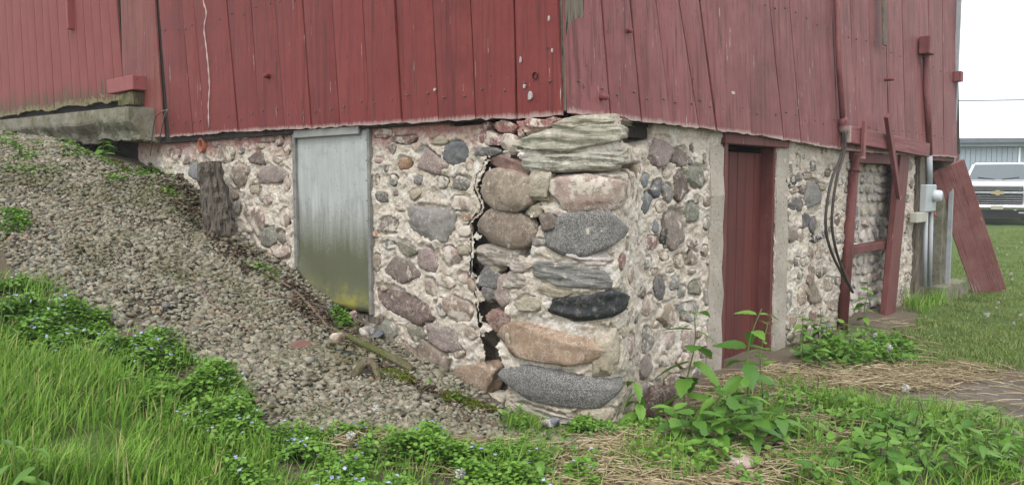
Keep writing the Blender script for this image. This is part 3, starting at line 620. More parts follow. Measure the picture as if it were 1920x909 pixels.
# ---- siding
def board(name, b0, b1, t0, t1, pos, mat, parent, thick=.024, ragged=.012, seed=0, nz_=10, nx_=7, warp=.006, lift=0.0):
    """b0,b1: (a,z) of the lower corners; t0,t1 of the upper; pos(a,z,h) -> world"""
    rs = np.random.RandomState(seed+50); b0, b1, t0, t1 = map(np.array, (b0, b1, t0, t1))
    gap = .006*(1 if b1[0] > b0[0] else -1)
    V = []; off = rs.uniform(0, 50, 3)
    org = np.array(pos(*((b0+b1)/2), 0))
    for layer in (0, 1):
        for j in range(nz_+1):
            v = (j/nz_)**1.6
            for i in range(nx_+1):
                u = i/nx_; p = (b0*(1-u)+b1*u)*(1-v)+(t0*(1-u)+t1*u)*v
                if i == 0: p = p+np.array([gap, 0])*(1+.9*noise3(np.array([[v*6, 0, off[0]]]))[0]) 
                if i == nx_: p = p-np.array([gap, 0])*(1+.9*noise3(np.array([[v*6, 3, off[1]]]))[0])
                if j == 0: p = p+np.array([0, ragged*(1.6*noise3(np.array([[u*9, off[2], 1]]))[0]+rs.uniform(-.3, .5))])
                h = thick+warp*(2*noise3(np.array([[v*2, off[0], 5]]))[0])-.35*warp*(2*u-1)**2*2+lift
                if layer == 1: h = lift-.002
                elif i in (0, nx_): h -= .004
                V.append(np.array(pos(p[0], p[1], h))-org)
    m = (nz_+1)*(nx_+1); Fc = []
    for j in range(nz_):
        for i in range(nx_):
            q = j*(nx_+1)+i; Fc.append((q, q+1, q+nx_+2, q+nx_+1))
    rim = [i for i in range(nx_)]+[nx_+(nx_+1)*j for j in range(nz_)]+[m-1-i for i in range(nx_)]+[(nz_-j)*(nx_+1) for j in range(nz_)]
    for k in range(len(rim)): a, b = rim[k], rim[(k+1) % len(rim)]; Fc.append((b, a, a+m, b+m))
    bm = bmesh.new(); vs = [bm.verts.new(v) for v in V]
    for f in Fc: bm.faces.new([vs[i] for i in f])
    return from_bm(name, bm, mat, parent, False, tuple(org))
ZTOP = 5.2
HA, HB = .05, .06; LEAN = math.tan(math.radians(3.0))
posA = lambda a, z, h: (a, -HA-h, z)
posB = lambda a, z, h: (HB+h-LEAN*(z-ZT), a, z)
def edge(pxb, pyb, pxt, pyt, side):
    if side == 'A':
        b = on_y(pxb, pyb, -HA-.02); t = on_y(pxt, pyt, -HA-.02); b2, t2 = (b[0], b[2]), (t[0], t[2])
    else:
        n = np.array([1, 0, LEAN]); q = np.array([HB+.02, 0, ZT]); r = []
        for p in ((pxb, pyb), (pxt, pyt)):
            d = ray(*p); k = ((q-CAM)@n)/(d@n); P = CAM+d*k; r.append((P[1], P[2]))
        b2, t2 = r
    k = (ZTOP-b2[1])/(t2[1]-b2[1]); return b2, (b2[0]+(t2[0]-b2[0])*k, ZTOP)
sidA = obj('siding', [(-5.35, -.045, ZT+.0), (.0, -.045, ZT+.0), (.0, -.045, ZTOP), (-5.5, -.045, ZTOP), (-5.35, .05, ZT+.0), (.0, .05, ZT), (.0, .05, ZTOP), (-5.5, .05, ZTOP)],
           [(0, 1, 2, 3), (4, 7, 6, 5), (0, 4, 5, 1), (1, 5, 6, 2), (3, 2, 6, 7), (0, 3, 7, 4)], M_dark_wood, barn)
sidA['label'] = 'wide vertical red boards along the hatch side'
EA = [(318,258,296,0),(362,254,340,0),(384,252,363,0),(446,247,425,0),(486,246,470,0),(534,243,515,0),(584,241,567,0),(637,238,622,0),(695,235,680,0),(754,231,740,0),(822,228,810,0),(892,224,882,0),(968,222,964,0),(1053,216,1046,0)]
ea = [edge(*e, 'A') for e in EA]
for i in range(len(ea)-1):
    board('board', ea[i][0], ea[i+1][0], ea[i][1], ea[i+1][1], posA, M_red, sidA, seed=i, lift=.003*(i % 3))
tb = lambda z: HB-LEAN*(z-ZT)-.02
sidB = obj('siding', [(tb(ZT), .12, ZT), (tb(ZT), 9.3, ZT), (tb(ZTOP), 9.3, ZTOP), (tb(ZTOP), .12, ZTOP), (tb(ZT)-.08, .12, ZT), (tb(ZT)-.08, 9.3, ZT), (tb(ZTOP)-.08, 9.3, ZTOP), (tb(ZTOP)-.08, .12, ZTOP)],
           [(0, 1, 2, 3), (4, 7, 6, 5), (0, 4, 5, 1), (1, 5, 6, 2), (3, 2, 6, 7), (0, 3, 7, 4)], M_dark_wood, barn)
sidB['label'] = 'weathered grained red boards along the doorway side, paled by painted glare'
EB = [(1068,213,1058,0),(1146,219,1129,0),(1203,228,1182,0),(1258,234,1230,0),(1312,241,1273,0),(1344,245,1311,0),(1408,253,1383,0),(1470,263,1443,0),(1502,268,1480,0),(1537,275,1520,0),(1572,280,1560,0),(1605,284,1594,0),(1637,287,1628,0),(1668,289,1660,0),(1698,291,1691,0),(1722,292,1717,0),(1746,293,1741,0),(1770,294,1767,0),(1794,296,1793,0)]
eb = [edge(*e, 'B') for e in EB]
for i in range(len(eb)-1):
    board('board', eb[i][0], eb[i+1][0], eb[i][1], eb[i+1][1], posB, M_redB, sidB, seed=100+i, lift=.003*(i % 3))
for k_, (edges, pos_, sid_) in enumerate(((ea, posA, sidA), (eb, posB, sidB))):
    for i in range(len(edges)-1):
        for zz in (2.08, 3.0):
            for fr_ in (.22, .78):
                a_ = edges[i][0][0]*(1-fr_)+edges[i+1][0][0]*fr_; kz = (zz-edges[i][0][1])/(ZTOP-edges[i][0][1]); a_ += (edges[i][1][0]-edges[i][0][0])*kz
                p_ = np.array(pos_(a_, zz+rnd.uniform(-.03, .03), .026)); d_ = np.array((0, -1, 0) if k_ == 0 else (1, 0, 0))
                tube('nail', [p_, p_+d_*.010], .0075, M_rust, sid_, 6)
# weathered corner post seen in the gap, timber sills, and near-black sheets added as the unlit inside
box('corner_post', (-.13, -.04, ZT+.02), (.05, .14, ZTOP-.05), M_grey_wood, barn)
box('sill_beam', (-5.3, .055, ZT-.12), (-.2, .3, ZT+.1), M_dark_wood, barn)
box('sill_beam', (-.28, .3, ZT-.10), (-.03, 9.2, ZT+.1), M_dark_wood, barn)
bm = bmesh.new()
for f in ([(-.55, .6, -.4), (-.55, 9.4, -.4), (-.55, 9.4, ZTOP), (-.55, .6, ZTOP)], [(-12, .6, -.4), (-.55, .6, -.4), (-.55, .6, ZTOP), (-12, .6, ZTOP)], [(-12, .06, ZTOP-.02), (.0, .06, ZTOP-.02), (.0, 9.3, ZTOP-.02), (-12, 9.3, ZTOP-.02)]):
    bm.faces.new([bm.verts.new(v) for v in f])
from_bm('dark_inner_sheet', bm, M_dark, barn)
bm = bmesh.new()
for f in ([(-12.3, -.2, ZTOP), (.15, -.2, ZTOP), (.15, 4.6, ZTOP+3), (-12.3, 4.6, ZTOP+3)], [(-12.3, 9.4, ZTOP), (.15, 9.4, ZTOP), (.15, 4.6, ZTOP+3), (-12.3, 4.6, ZTOP+3)], [(0, 0, ZTOP), (0, 9.3, ZTOP), (0, 4.6, ZTOP+3), (0, 4.6, ZTOP+3)][:3]):
    bm.faces.new([bm.verts.new(v) for v in f])
from_bm('roof', bm, plain('roof_shingle', (.09, .085, .08), .9), barn)
# far gable edge trim and bracket
c0 = on_x(1796, 290, .09); 
box('corner_trim', (.0, c0[1]-.04, -.2), (.06, c0[1]+.0, ZTOP), plain('grey_trim', (.33, .35, .37), .6), barn)
br = on_x(1800, 146, .1); box('bracket', (.02, br[1]-.12, br[2]-.06), (.14, br[1]+.02, br[2]+.08), M_redB, barn)

# pegs, hole, flakes on the boards
def peg(px, py, side, r=.022, L=.05, mat=M_red):
    p = on_y(px, py, -HA-.024) if side == 'A' else on_x(px, py, HB+.024-LEAN*.25)
    d = np.array([0, -1, 0]) if side == 'A' else np.array([1, 0, 0])
    tube('peg', [p-d*.01, p+d*L*.8, p+d*L], [r, r, r*.8], mat, barn, 10)
peg(505, 143, 'A'); peg(1125, 183, 'B', .02, .06, M_redB); peg(1660, 150, 'B', .018, .10, M_redB); peg(1180, 58, 'B', .016, .02, M_redB)
p = on_y(1003, 142, -HA-.032); q = [2*math.pi*k/14 for k in range(14)]
obj('knot_hole', [(p[0]+.021*math.cos(a), p[1]-.002, p[2]+.021*math.sin(a)) for a in q]+[(p[0]+.015*math.cos(a), p[1]+.012, p[2]+.015*math.sin(a)) for a in q], [tuple(range(14, 28))]+[(k, (k+1) % 14, 14+(k+1) % 14, 14+k) for k in range(14)], M_dark, barn)
def flake(px, py, w_, h_, side):
    p = on_y(px, py, -HA-.036) if side == 'A' else on_x(px, py, HB+.036-LEAN*.3)
    k = depth_of(p)/F; hw, hh_ = w_*k*.55, h_*k*.42; V = []
    for a in range(9):
        r = rnd.uniform(.75, 1.1); c, s_ = math.cos(a*.698+.35)*hw*r, math.sin(a*.698+.35)*hh_*r
        V.append((p[0]+c, p[1], p[2]+s_) if side == 'A' else (p[0], p[1]+c*1.4, p[2]+s_))
    n = 9; dv = np.array([0, .012, 0]) if side == 'A' else np.array([-.012, 0, 0])
    V += [tuple(np.array(v)+dv) for v in V]
    obj('paint_flake', V, [tuple(range(n))]+[(i, (i+1) % n, n+(i+1) % n, n+i) for i in range(n)], M_white, barn)
for f in [(993,180,10,22,'A'),(982,162,5,11,'A'),(975,112,3,14,'A'),(814,168,4,8,'A'),(1375,174,11,7,'B'),(1028,35,3,12,'A'),(1034,95,2,10,'A')]: flake(*f)
# pale dried vine clinging to the boards
vp = [on_y(x, y, -HA-.034) for x, y in [(376, -60), (381, 0), (387, 25), (383, 55), (387, 90), (391, 130), (393, 165), (391, 200), (392, 240)]]
tv = tag(tube('dried_vine', smooth_path(vp, 6), [.007+.003*math.sin(i*1.7) for i in range(49)], M_rope, None, 6), 'thin pale dried vine running down the red boards above the fieldstone', 'vine')

# ---- sliding door at the bank, its post boards and sill
sl_plane = -.02
posS = lambda a, z, h: (a, -sl_plane*-1-h, z)
def edgeS(pxb, pyb, pxt, pyt):
    b = on_y(pxb, pyb, -.06); t = on_y(pxt, pyt, -.06); k = (ZTOP-b[2])/(t[2]-b[2]); return (b[0], b[2]), (b[0]+(t[0]-b[0])*k, ZTOP)
l0 = edgeS(-70, 226, -78, 0); l1 = edgeS(224, 187, 212, 0)
slide = obj('sliding_door', [(l0[0][0], .03, l0[0][1]+.05), (l1[0][0], .03, l1[0][1]+.03), (l1[1][0], .03, ZTOP), (l0[1][0], .03, ZTOP), (l0[0][0], .0, l0[0][1]+.05), (l1[0][0], .0, l1[0][1]+.03), (l1[1][0], .0, ZTOP), (l0[1][0], .0, ZTOP)],
            [(0, 3, 2, 1), (4, 5, 6, 7), (0, 1, 5, 4), (1, 2, 6, 5)], M_dark_wood, barn)
slide['label'] = 'mildewed narrow-board sliding door above the concrete sill'
xs_t = [-78, -60, -44, -28, -12, 3, 15, 30, 43, 56, 71, 83, 99, 117, 132, 147, 162, 178, 195, 211]
posS = lambda a, z, h: (a, .0-h, z)
for i in range(len(xs_t)-1):
    def eS(xt):
        k = (xt+78)/294; xb = xt+10+4*k; yb = 226-39*k*1.02+3*math.sin(xt); return edgeS(xb, yb, xt, 0)
    e0, e1 = eS(xs_t[i]), eS(xs_t[i+1]); board('board', e0[0], e1[0], e0[1], e1[1], posS, M_slide, slide, seed=300+i, thick=.02, ragged=.018, nx_=4, nz_=8, warp=.003)
# wide post boards between door and siding
PB = [((229, 188, 223, 0), (268, 182, 258, 0), .03, 188), ((266, 258, 256, 0), (310, 256, 293, 0), .06, 256)]
for i, (e0, e1, dep, _) in enumerate(PB):
    b0 = edgeS(*e0); b1 = edgeS(*e1)
    board('door_post_board', b0[0], b1[0], b0[1], b1[1], lambda a, z, h, dep=dep: (a, -dep-h, z), mat_paint('post_board_paint', (.17, .04, .036), (.20, .075, .06), .6, 1.0), barn, seed=400+i, ragged=.02)
box('door_backing', (on_y(330, 200, 0)[0], .04, 1.6), (-11.9, .1, ZTOP), M_dark, barn)  # coloured near-black so the gap beside the sliding door looks deep in shade
g0 = on_y(208, 152, -.16); g1 = on_y(262, 172, -.16)
box('door_guide_block', (g0[0]+.04, -.22, g1[2]+.02), (g1[0]-.02, -.04, g0[2]+.0), mat_paint('guide_paint', (.25, .065, .065), (.3, .09, .09), .2, .3, False), barn, .006)
# metal upright on the sliding door
h0 = on_y(128, 55, -.08); h1 = on_y(126, -40, -.08)
box('door_strap', (h0[0]-.035, -.09, h0[2]), (h0[0]+.03, -.015, ZTOP-.2), mat_paint('strap_paint', (.2, .045, .045), (.24, .06, .06), .2, .4, False), barn, .004)
# concrete sill, broken and undercut
xa, xb = on_y(18, 240, -.2)[0], on_y(268, 220, -.2)[0]
nxs, nys, nzs = 60, 8, 7
zt0, zt1 = on_y(18, 225, -.25)[2], on_y(268, 199, -.25)[2]
ring_ = [(u_, 1.0) for u_ in np.linspace(0, 1, 14)[:-1]]+[(1.0, v_) for v_ in np.linspace(1, 0, 12)[:-1]]+[(u_, 0.0) for u_ in np.linspace(1, 0, 14)[:-1]]+[(0.0, v_) for v_ in np.linspace(0, 1, 12)[:-1]]
nr_, nxx = len(ring_), 150; rg = np.tile(np.array(ring_), (nxx, 1)); fx_ = np.repeat(np.linspace(0, 1, nxx), nr_)
X = xa+(xb-xa)*fx_; zt = zt0+(zt1-zt0)*fx_; zn = np.c_[X, X*0, X*0]
th = .33+.09*fbm(zn*1.7, 3); Zs = zt-th*(1-rg[:, 1]); Y = -.34+.44*rg[:, 0]
lo_ = 1-sstep(.15, .62, rg[:, 1]); P3 = np.c_[X, Y, Zs]
Y = Y+.10*lo_*(1-rg[:, 0])*(1+1.2*fbm(P3*1.9+4, 3))+.035*fbm(P3*9, 4)*(.25+lo_); Zs = Zs+.03*fbm(P3*8+20, 4)*(.12+lo_); X = X+.02*fbm(P3*9+50, 3)*lo_
ia = np.arange(nr_*nxx).reshape(nxx, nr_); Fs_ = np.stack([ia[:-1], np.roll(ia, -1, 1)[:-1], np.roll(ia, -1, 1)[1:], ia[1:]], -1).reshape(-1, 4)
so = obj('concrete_sill', np.c_[X, Y, Zs], [tuple(f) for f in Fs_]+[tuple(ia[0]), tuple(ia[-1][::-1])], M_sill, barn, False); so['label'] = 'broken undercut concrete sill stained green'
# dark earth pocket beneath the sill
rr_ = [on_y(*p, -.1) for p in [(262, 186), (262, 200), (245, 200), (245, 186)]]
box('rotten_block', (on_y(240, 190, -.1)[0], -.2, on_y(250, 200, -.1)[2]), (on_y(266, 190, -.1)[0], -.02, on_y(250, 176, -.1)[2]), M_moss_wood, barn, .01, .02)

# ---- sheet-metal hatch
hx0, hx1 = on_y(552, 400, -.05)[0], on_y(688, 400, -.05)[0]; hz1 = on_y(620, 243, -.05)[2]; hz0 = on_y(640, 577, -.05)[2]
hatch = bpy.data.objects.new('window_hatch', None); link(hatch, barn); hatch.location = ((hx0+hx1)/2, .018, hz0); hatch['label'] = 'streaked grey sheet-metal hatch with yellow lichen at its foot'
hw, hh2 = (hx1-hx0)/2, hz1-hz0; xi = np.linspace(-hw, hw, 26); zi = np.linspace(0, hh2, 34); XX, Z2 = np.meshgrid(xi, zi)
Yh = -.035-.012*fbm(np.c_[XX.ravel()*3, Z2.ravel()*2, np.zeros(XX.size)], 3)-.02*np.exp(-(Z2.ravel()/.12)**2)
Z3 = Z2.ravel().copy(); cut = np.clip((-XX.ravel()-hw*.42)/(hw*.58), 0, 1); zmin = .27*cut; Z3 = zmin+(hh2-zmin)*Z3/hh2
bl = XX.ravel() < -hw*.9; i3 = np.arange(XX.size).reshape(34, 26); Fh = np.stack([i3[:-1, :-1], i3[:-1, 1:], i3[1:, 1:], i3[1:, :-1]], -1).reshape(-1, 4)
ho = obj('metal_sheet', np.c_[XX.ravel(), Yh, Z3], Fh, M_tin, hatch, True); md = ho.modifiers.new('thickness', 'SOLIDIFY'); md.thickness = .006
box('frame_stile', (hw-.012, -.055, -.02), (hw+.018, .05, hh2+.02), plain('grey_stile', (.24, .235, .215), .85, 0, .5, 14), hatch, .004)
box('frame_stile', (-hw-.03, -.06, .28), (-hw+.012, .05, hh2+.015), plain('grey_stile', (.24, .235, .215), .85, 0, .5, 14), hatch, .004)
box('frame_rail', (-hw+.015, -.072, hh2-.05), (hw-.09, -.046, hh2+.012), plain('grey_board', (.27, .27, .25), .8), hatch, .004)
box('window_jamb', (hw+.02, .01, -.05), (hw+.045, .12, hh2+.01), M_grey_wood, hatch, .004)
box('window_sill', (-hw+.2, -.03, -.09), (hw+.12, .14, -.03), M_grey_wood, hatch, .006)
for k in range(9):
    zz = .1+k*(hh2-.2)/8
    tube('nail', [(hw+.012, -.074, zz), (hw+.012, -.079, zz)], .005, M_rust, hatch, 6)
    if zz > .35: tube('nail', [(-hw-.008, -.06, zz), (-hw-.008, -.065, zz)], .005, M_rust, hatch, 6)

# ---- plank door on the return face
def jamb(name, t0, t1, z0, z1, h0, h1, mat, rough=.0, bev=.006): return box(name, (h0, t0, z0), (h1, t1, z1), mat, barn, bev, rough)
door = bpy.data.objects.new('plank_door', None); link(door, barn); door.location = (-.13, D1[0], -.16); door['label'] = 'closed dark red plank door'
dw = D1[1]-D1[0]
for k in range(6):
    box('plank', (-.02, k*dw/6+.004, 0), (.012+.002*(k % 2), (k+1)*dw/6-.003, DZ+.11), M_redS, door, .004)
box('door_back', (-.05, 0, 0), (-.022, dw, DZ+.11), M_dark, door)
tube('door_knob', [(.012, dw*.16, .95), (.04, dw*.16, .95), (.05, dw*.16, .95)], [.012, .02, .01], M_rust, door, 8)
jamb('door_jamb', D1[0]-.035, D1[0]+.02, -.16, DZ+.02, -.16, .03, M_redF)
jamb('door_jamb', D1[1]-.025, D1[1]+.015, -.16, DZ+.02, -.16, .0, M_redF)
jamb('door_lintel', D1[0]-.06, D1[1]+.2, DZ-.0, ZT+.02, -.14, .045, M_redF)
jamb('concrete_jamb', D1[0]-.24, D1[0]-.037, -.2, DZ-.01, -.1, .03, M_conc, .035, .015)
jamb('concrete_jamb', D1[1]+.017, D1[1]+.27, -.2, DZ-.01, -.1, .025, M_conc, .025, .015)
jamb('door_step', D1[0]-.02, D1[1]+.02, -.3, -.13, -.2, .04, M_conc, .01)
# ---- blocked second doorway
inf = obj('infill_wall', [(-.15, D2[0]-.1, -.3), (-.15, D2[1]+.1, -.3), (-.15, D2[1]+.1, D2Z+.1), (-.15, D2[0]-.1, D2Z+.1)], [(0, 1, 2, 3)], mat_concrete('whitewashed_mortar', (.52, .48, .45), (.38, .34, .32)), barn)
inf['label'] = 'whitewashed rubble filling the second doorway'
ir = np.random.RandomState(5); zc = -.15
while zc < D2Z:
    hgt = ir.uniform(.09, .17); tc = D2[0]
    while tc < D2[1]:
        wd = ir.uniform(.14, .32); p, f = stone_shape(wd/2*1.04, hgt/2*1.08, .05, 3, ir, 1.0, .14, 3.5, .6)
        o = obj('stone', np.c_[-p[:, 1], p[:, 0], p[:, 2]], f, M_stone['field'], inf, True, (-.175+ir.uniform(-.01, .015), tc+wd/2, zc+hgt/2))
        c = np.array(C[ir.choice(['pale', 'palep', 'grey', 'white', 'white'])])*ir.uniform(.9, 1.25); o.color = (*c, 1); tc += wd
    zc += hgt
jamb('doorway_lintel', D2[0]-.08, D2[1]+.1, D2Z-.02, D2Z+.14, -.2, .05, M_redF)
jamb('doorway_crossbar', D2[0]+.02, D2[1]+.02, .70, .79, -.12, .0, M_redF)
def obl(name, p0, p1, wv, wid, th, mat, parent, bev=.004, rough=0):
    """plank from p0 to p1, wide along wv"""
    p0, p1, wv = (np.array(v, float) for v in (p0, p1, wv)); L = np.linalg.norm(p1-p0); z = (p1-p0)/L; x = wv-z*(wv@z); x /= np.linalg.norm(x); y = np.cross(z, x)
    Mx = Matrix(((x[0], y[0], z[0], p0[0]), (x[1], y[1], z[1], p0[1]), (x[2], y[2], z[2], p0[2]), (0, 0, 0, 1)))
    o = box(name, (-wid/2, -th/2, 0), (wid/2, th/2, L), mat, parent, bev, rough)
    if parent is None: o.matrix_world = Mx
    else: o.matrix_local = Mx
    return o
a0, a1 = on_x(1579, 600, .05), on_x(1602, 292, .03)
tube('doorway_pipe_post', [a0-(0, 0, .15), a1], .055, M_redF, barn, 14)
a2 = a0+(a1-a0)*.9; tube('pipe_collar', [a2, a2+(a1-a0)*.02], .064, M_redF, barn, 14)
b0, b1 = on_x(1662, 606, .06), on_x(1692, 290, .04)
obl('doorway_post', b0-(0, 0, .1), b1, (0, 1, 0), .36, .07, M_redF, barn, .006)
# sticks and rail fixed over the second doorway
r0, r1 = on_x(1588, 252, .14), on_x(1738, 282, .12)
obl('wooden_rail', r0, r1, (0, 0, 1), .17, .07, M_redB, barn, .006)
obl('thin_stick', on_x(1618, 298, .2), on_x(1621, 227, .2), (0, 1, 0), .06, .035, M_redB, barn)
obl('slanting_stick', on_x(1686, 372, .17), on_x(1663, 216, .22), (0, 1, 0), .085, .045, M_redB, barn)
st0, st1 = on_x(1652, 80, .1), on_x(1660, -40, .06)
obl('hanging_strip', on_x(1659, 86, .105), on_x(1656, -60, .06), (0, 1, 0), .12, .02, M_grey_wood, barn)
# post and end of the stonework near the meter
t0 = tB(1712, 400); jamb('weathered_post', t0+.02, tB(1733, 400), -.25, 1.86, -.12, .06, M_grey_wood, .012)
jamb('end_stonework', tB(1774, 400), tB(1787, 400), -.25, 1.8, -.3, -.04, M_sill, .04)
jamb('sill_board', tB(1715, 300), 9.25, ZT-.12, ZT+.0, -.02, .045, M_redF, .006)
jamb('rubble_ledge', tB(1755, 500), tB(1800, 500), -.3, .02, -.1, .12, M_sill, .06)

# ---- conduit, meter, cables
kk = .0
cn = on_x(1575, 240, .14)
con = thing('wall_conduit', 'red painted conduit running down the glare-paled boards to drooping cables', 'conduit', tuple(cn))
top = on_x(1568, -60, .02); rel = lambda p: tuple(np.array(p)-cn)
tube('pipe', [rel(top), rel(on_x(1573, 120, .09)), rel(on_x(1580, 225, .12))], .028, M_redB, con, 10)
tube('weather_head', [rel(on_x(1580, 220, .12)), rel(on_x(1581, 226, .12)), rel(on_x(1582, 245, .12)), rel(on_x(1582, 249, .12))], [.03, .05, .05, .03], M_redB, con, 12)
for xs_, off in (([(1582, 246), (1578, 290), (1560, 335), (1549, 395), (1550, 440), (1562, 480), (1580, 515), (1597, 545)], .13), ([(1585, 246), (1583, 285), (1570, 330), (1562, 380), (1560, 425), (1568, 470), (1582, 510), (1599, 548)], .15)):
    pts = [rel(on_x(x, y, off)) for x, y in xs_]
    n1 = len(pts)//3+1
    tube('cable', smooth_path(pts, 6), .014, M_cable, con, 8)
ck = on_x(1742, 400, .12)
con2 = thing('meter_riser', 'grey electric meter box on conduit beside the leaning red board', 'meter box', tuple(ck))
rel2 = lambda p: tuple(np.array(p)-ck)
tube('riser_pipe', [rel2(on_x(1743, 345, .10)), rel2(on_x(1742, 290, .10))], .038, M_conduit, con2, 10)
tube('upper_pipe', [rel2(on_x(1742, 291, .10)), rel2(on_x(1736, 100, .08))], .042, M_redB, con2, 10)
e0, e1 = on_x(1732, 398, .12), on_x(1753, 346, .12)
box('enclosure', rel2((.06, e0[1], e0[2])), rel2((.15, e1[1]-.02, e1[2])), M_elec, con2, .012)
mz = (e0[2]+e1[2])/2+.03; my = e1[1]-.16
tube('meter_glass', [rel2((.15, my, mz)), rel2((.18, my, mz)), rel2((.24, my, mz)), rel2((.25, my, mz))], [.08, .08, .07, .055], plain('meter_dome', (.55, .58, .6), .2), con2, 16)
for dx in (0, 10): tube('lower_pipe', [rel2(on_x(1736+dx, 398, .11)), rel2(on_x(1734+dx, 515, .11)+np.array([0, 0, -.15]))], .027, M_conduit, con2, 10)
f0, f1 = on_x(1713, 418, .1), on_x(1733, 397, .1); box('junction_box', rel2((.05, f0[1], f0[2])), rel2((.14, f1[1], f1[2])), M_beige, con2, .008)
rf = on_x(1752, 402, .14); tube('reflector', [rel2(rf), rel2(rf+np.array([.012, 0, 0]))], .03, M_reflect, con2, 12)
wh = on_x(1739, 88, .1); box('cap_box', rel2((.03, wh[1]-.12, wh[2]-.10)), rel2((.16, wh[1]+.10, wh[2]+.12)), M_redB, con2, .01)
# leaning wide board
lb0, lb1 = np.array([.42, 9.75, -.13]), np.array([.14, 8.72, 1.78])
lb0 = at_depth(1858, 541, 12.2); lb0[2] = G(lb0[0], lb0[1])-.02; lb1 = at_depth(1776, 311, 11.35)
tag(obl('leaning_board', lb0, lb1, (.8, .62, 0), .46, .035, mat_paint('leaning_board_paint', (.24, .085, .08), (.34, .17, .165), 1.2, .5, False), None, .006), 'wide flaking red board leaning against the barn end near the lawn', 'board')

#__PART2__
# ------------------------------------------------------------------ loose things on the bank
def noisy_log(name, pts, rad, mat, label, cat, amp=.25, sides=14, grooves=6, parent=None):
    pts = smooth_path(pts, 7); n = len(pts); rr = np.interp(np.linspace(0, 1, n), np.linspace(0, 1, len(rad)), rad)
    V, Fc = tube_arr(pts, list(rr), sides); V = np.array(V); ctr = np.repeat(np.array(pts), sides, 0); d = V-ctr
    ang = np.tile(np.arange(sides), n); m = 1+amp*(.6*fbm(np.c_[np.cos(ang*2*math.pi/sides)*grooves, np.sin(ang*2*math.pi/sides)*grooves, ctr[:, 2]*1.5], 2)+.5*fbm(V*16, 3))
    V = ctr+d*m[:, None]; org = np.array(pts[0]); o = obj(name, V-org, Fc, mat, parent, False, tuple(org))
    if label: tag(o, label, cat)
    return o
p0 = on_ground(428, 440); p1 = on_y(392, 306, -.22)
p0[1] = min(p0[1], -.2)
noisy_log('stump_post', [p0-(0, 0, .2), p0, (p0+p1)/2, p1], [.14, .125, .115, .105], mat_wood('rotten_wood', (.15, .13, .108), (.07, .058, .047), (.012, .010, .008)), 'rotting grey timber post leaning against the fieldstone wall', 'post', .85, 40, 9)
q = [on_ground(398, 452), on_ground(402, 425)+(0, 0, .07), on_ground(420, 425)+(0, 0, .08), on_ground(444, 452)+(0, 0, -.02)]
noisy_log('root', q, [.03, .055, .055, .04], M_grey_wood, 'gnarled grey root looped at the foot of the rotting post', 'root', .3)
q = on_ground(412, 416)+(0, -.03, .04)
tag(tube('ring', [q+np.array([.045*math.cos(a), .01, .03*math.sin(a)]) for a in np.linspace(3.4, 6.6, 12)], .008, M_white, None, 6), 'small broken white ring lying below the rotting post', 'ring')
noisy_log('fallen_log', [on_ground(622, 628)+(0, 0, .05), on_ground(690, 662)+(0, 0, .05), on_ground(735, 685)+(0, 0, .05), on_ground(775, 702)+(0, 0, .03)], [.015, .033, .038, .03], M_moss_wood, 'mossy rotten pole lying on the gravel below the metal hatch', 'pole', .3)
def twig(pxs, r, label, lift=.025):
    pts = [on_ground(*p)+(0, 0, lift*(1+.6*math.sin(i*1.3))) for i, p in enumerate(pxs)]; sp = smooth_path(pts, 6)
    tag(tube('twig', sp, list(np.linspace(r, r*.45, len(sp))), M_stemr, None, 6), label, 'twig')
twig([(628, 635), (560, 560), (500, 520), (450, 480), (425, 462)], .014, 'long thin twig continuing uphill from the mossy pole')
twig([(690, 615), (620, 588), (500, 555), (410, 520), (385, 508)], .010, 'slender grey twig slanting across the gravel')
twig([(372, 535), (400, 580), (455, 605), (505, 600), (545, 570)], .012, 'dark curved twig bowed on the gravel')
twig([(545, 580), (570, 575), (600, 590), (660, 600)], .008, 'short twig lying under the metal hatch')
def slab(name, px, py, wpx, dpx, th, mat, label, cat, rz=0, tilt=(.1, .15), seed=0, col=None, blocky=.9):
    c = on_ground(px, py); k = depth_of(c)/F; rs = np.random.RandomState(seed); p, f = stone_shape(wpx*k/2, th/2, dpx*k, 3, rs, blocky, .05, 3.5)
    R = Matrix.Rotation(rz, 3, 'Z') @ Matrix.Rotation(tilt[0], 3, 'X') @ Matrix.Rotation(tilt[1], 3, 'Y'); p = p@np.array(R).T
    o = obj(name, p, f, mat, None, True, tuple(c+(0, 0, th*.3+.01)))
    if col: o.color = (*C[col], 1)
    return tag(o, label, cat)
slab('slab', 563, 655, 48, 16, .05, M_redslab, 'flat reddish brown slab lying on the gravel', 'stone slab', .4, (.35, .3), 1)
slab('slate', 640, 668, 60, 14, .025, M_slate, 'shiny black slate shard beside the mossy pole', 'slate', .7, (.3, .1), 2)
slab('slate', 692, 632, 62, 14, .03, M_slateg, 'grey slate shard between the mossy pole and the wall', 'slate', .5, (.3, -.1), 3)
slab('slate', 584, 678, 30, 10, .025, M_slateg, 'little blue grey slate chip below the reddish slab', 'slate', .3, (.3, .2), 4)
slab('rock', 632, 645, 34, 15, .10, M_stone['field'], 'pale lichen spotted rock beside the black slate shard', 'rock', .2, (.2, .1), 5, 'tan')
slab('rock', 622, 586, 34, 14, .08, M_stone['bare'], 'black crusty rock under the metal hatch', 'rock', 0, (.1, .1), 6, 'black')
slab('rock', 688, 632, 30, 12, .1, M_stone['field'], 'grey rock against the wall foot below the hatch', 'rock', 0, (.1, .1), 7, 'grey')
slab('rock', 663, 598, 24, 10, .08, M_stone['field'], 'pinkish rock tucked under the hatch sill', 'rock', 0, (.1, .1), 8, 'pink')
slab('rock', 1390, 888, 52, 22, .11, M_stone['field'], 'pale tan rock lying in the straw', 'rock', .3, (.1, .1), 9, 'palep', .5)
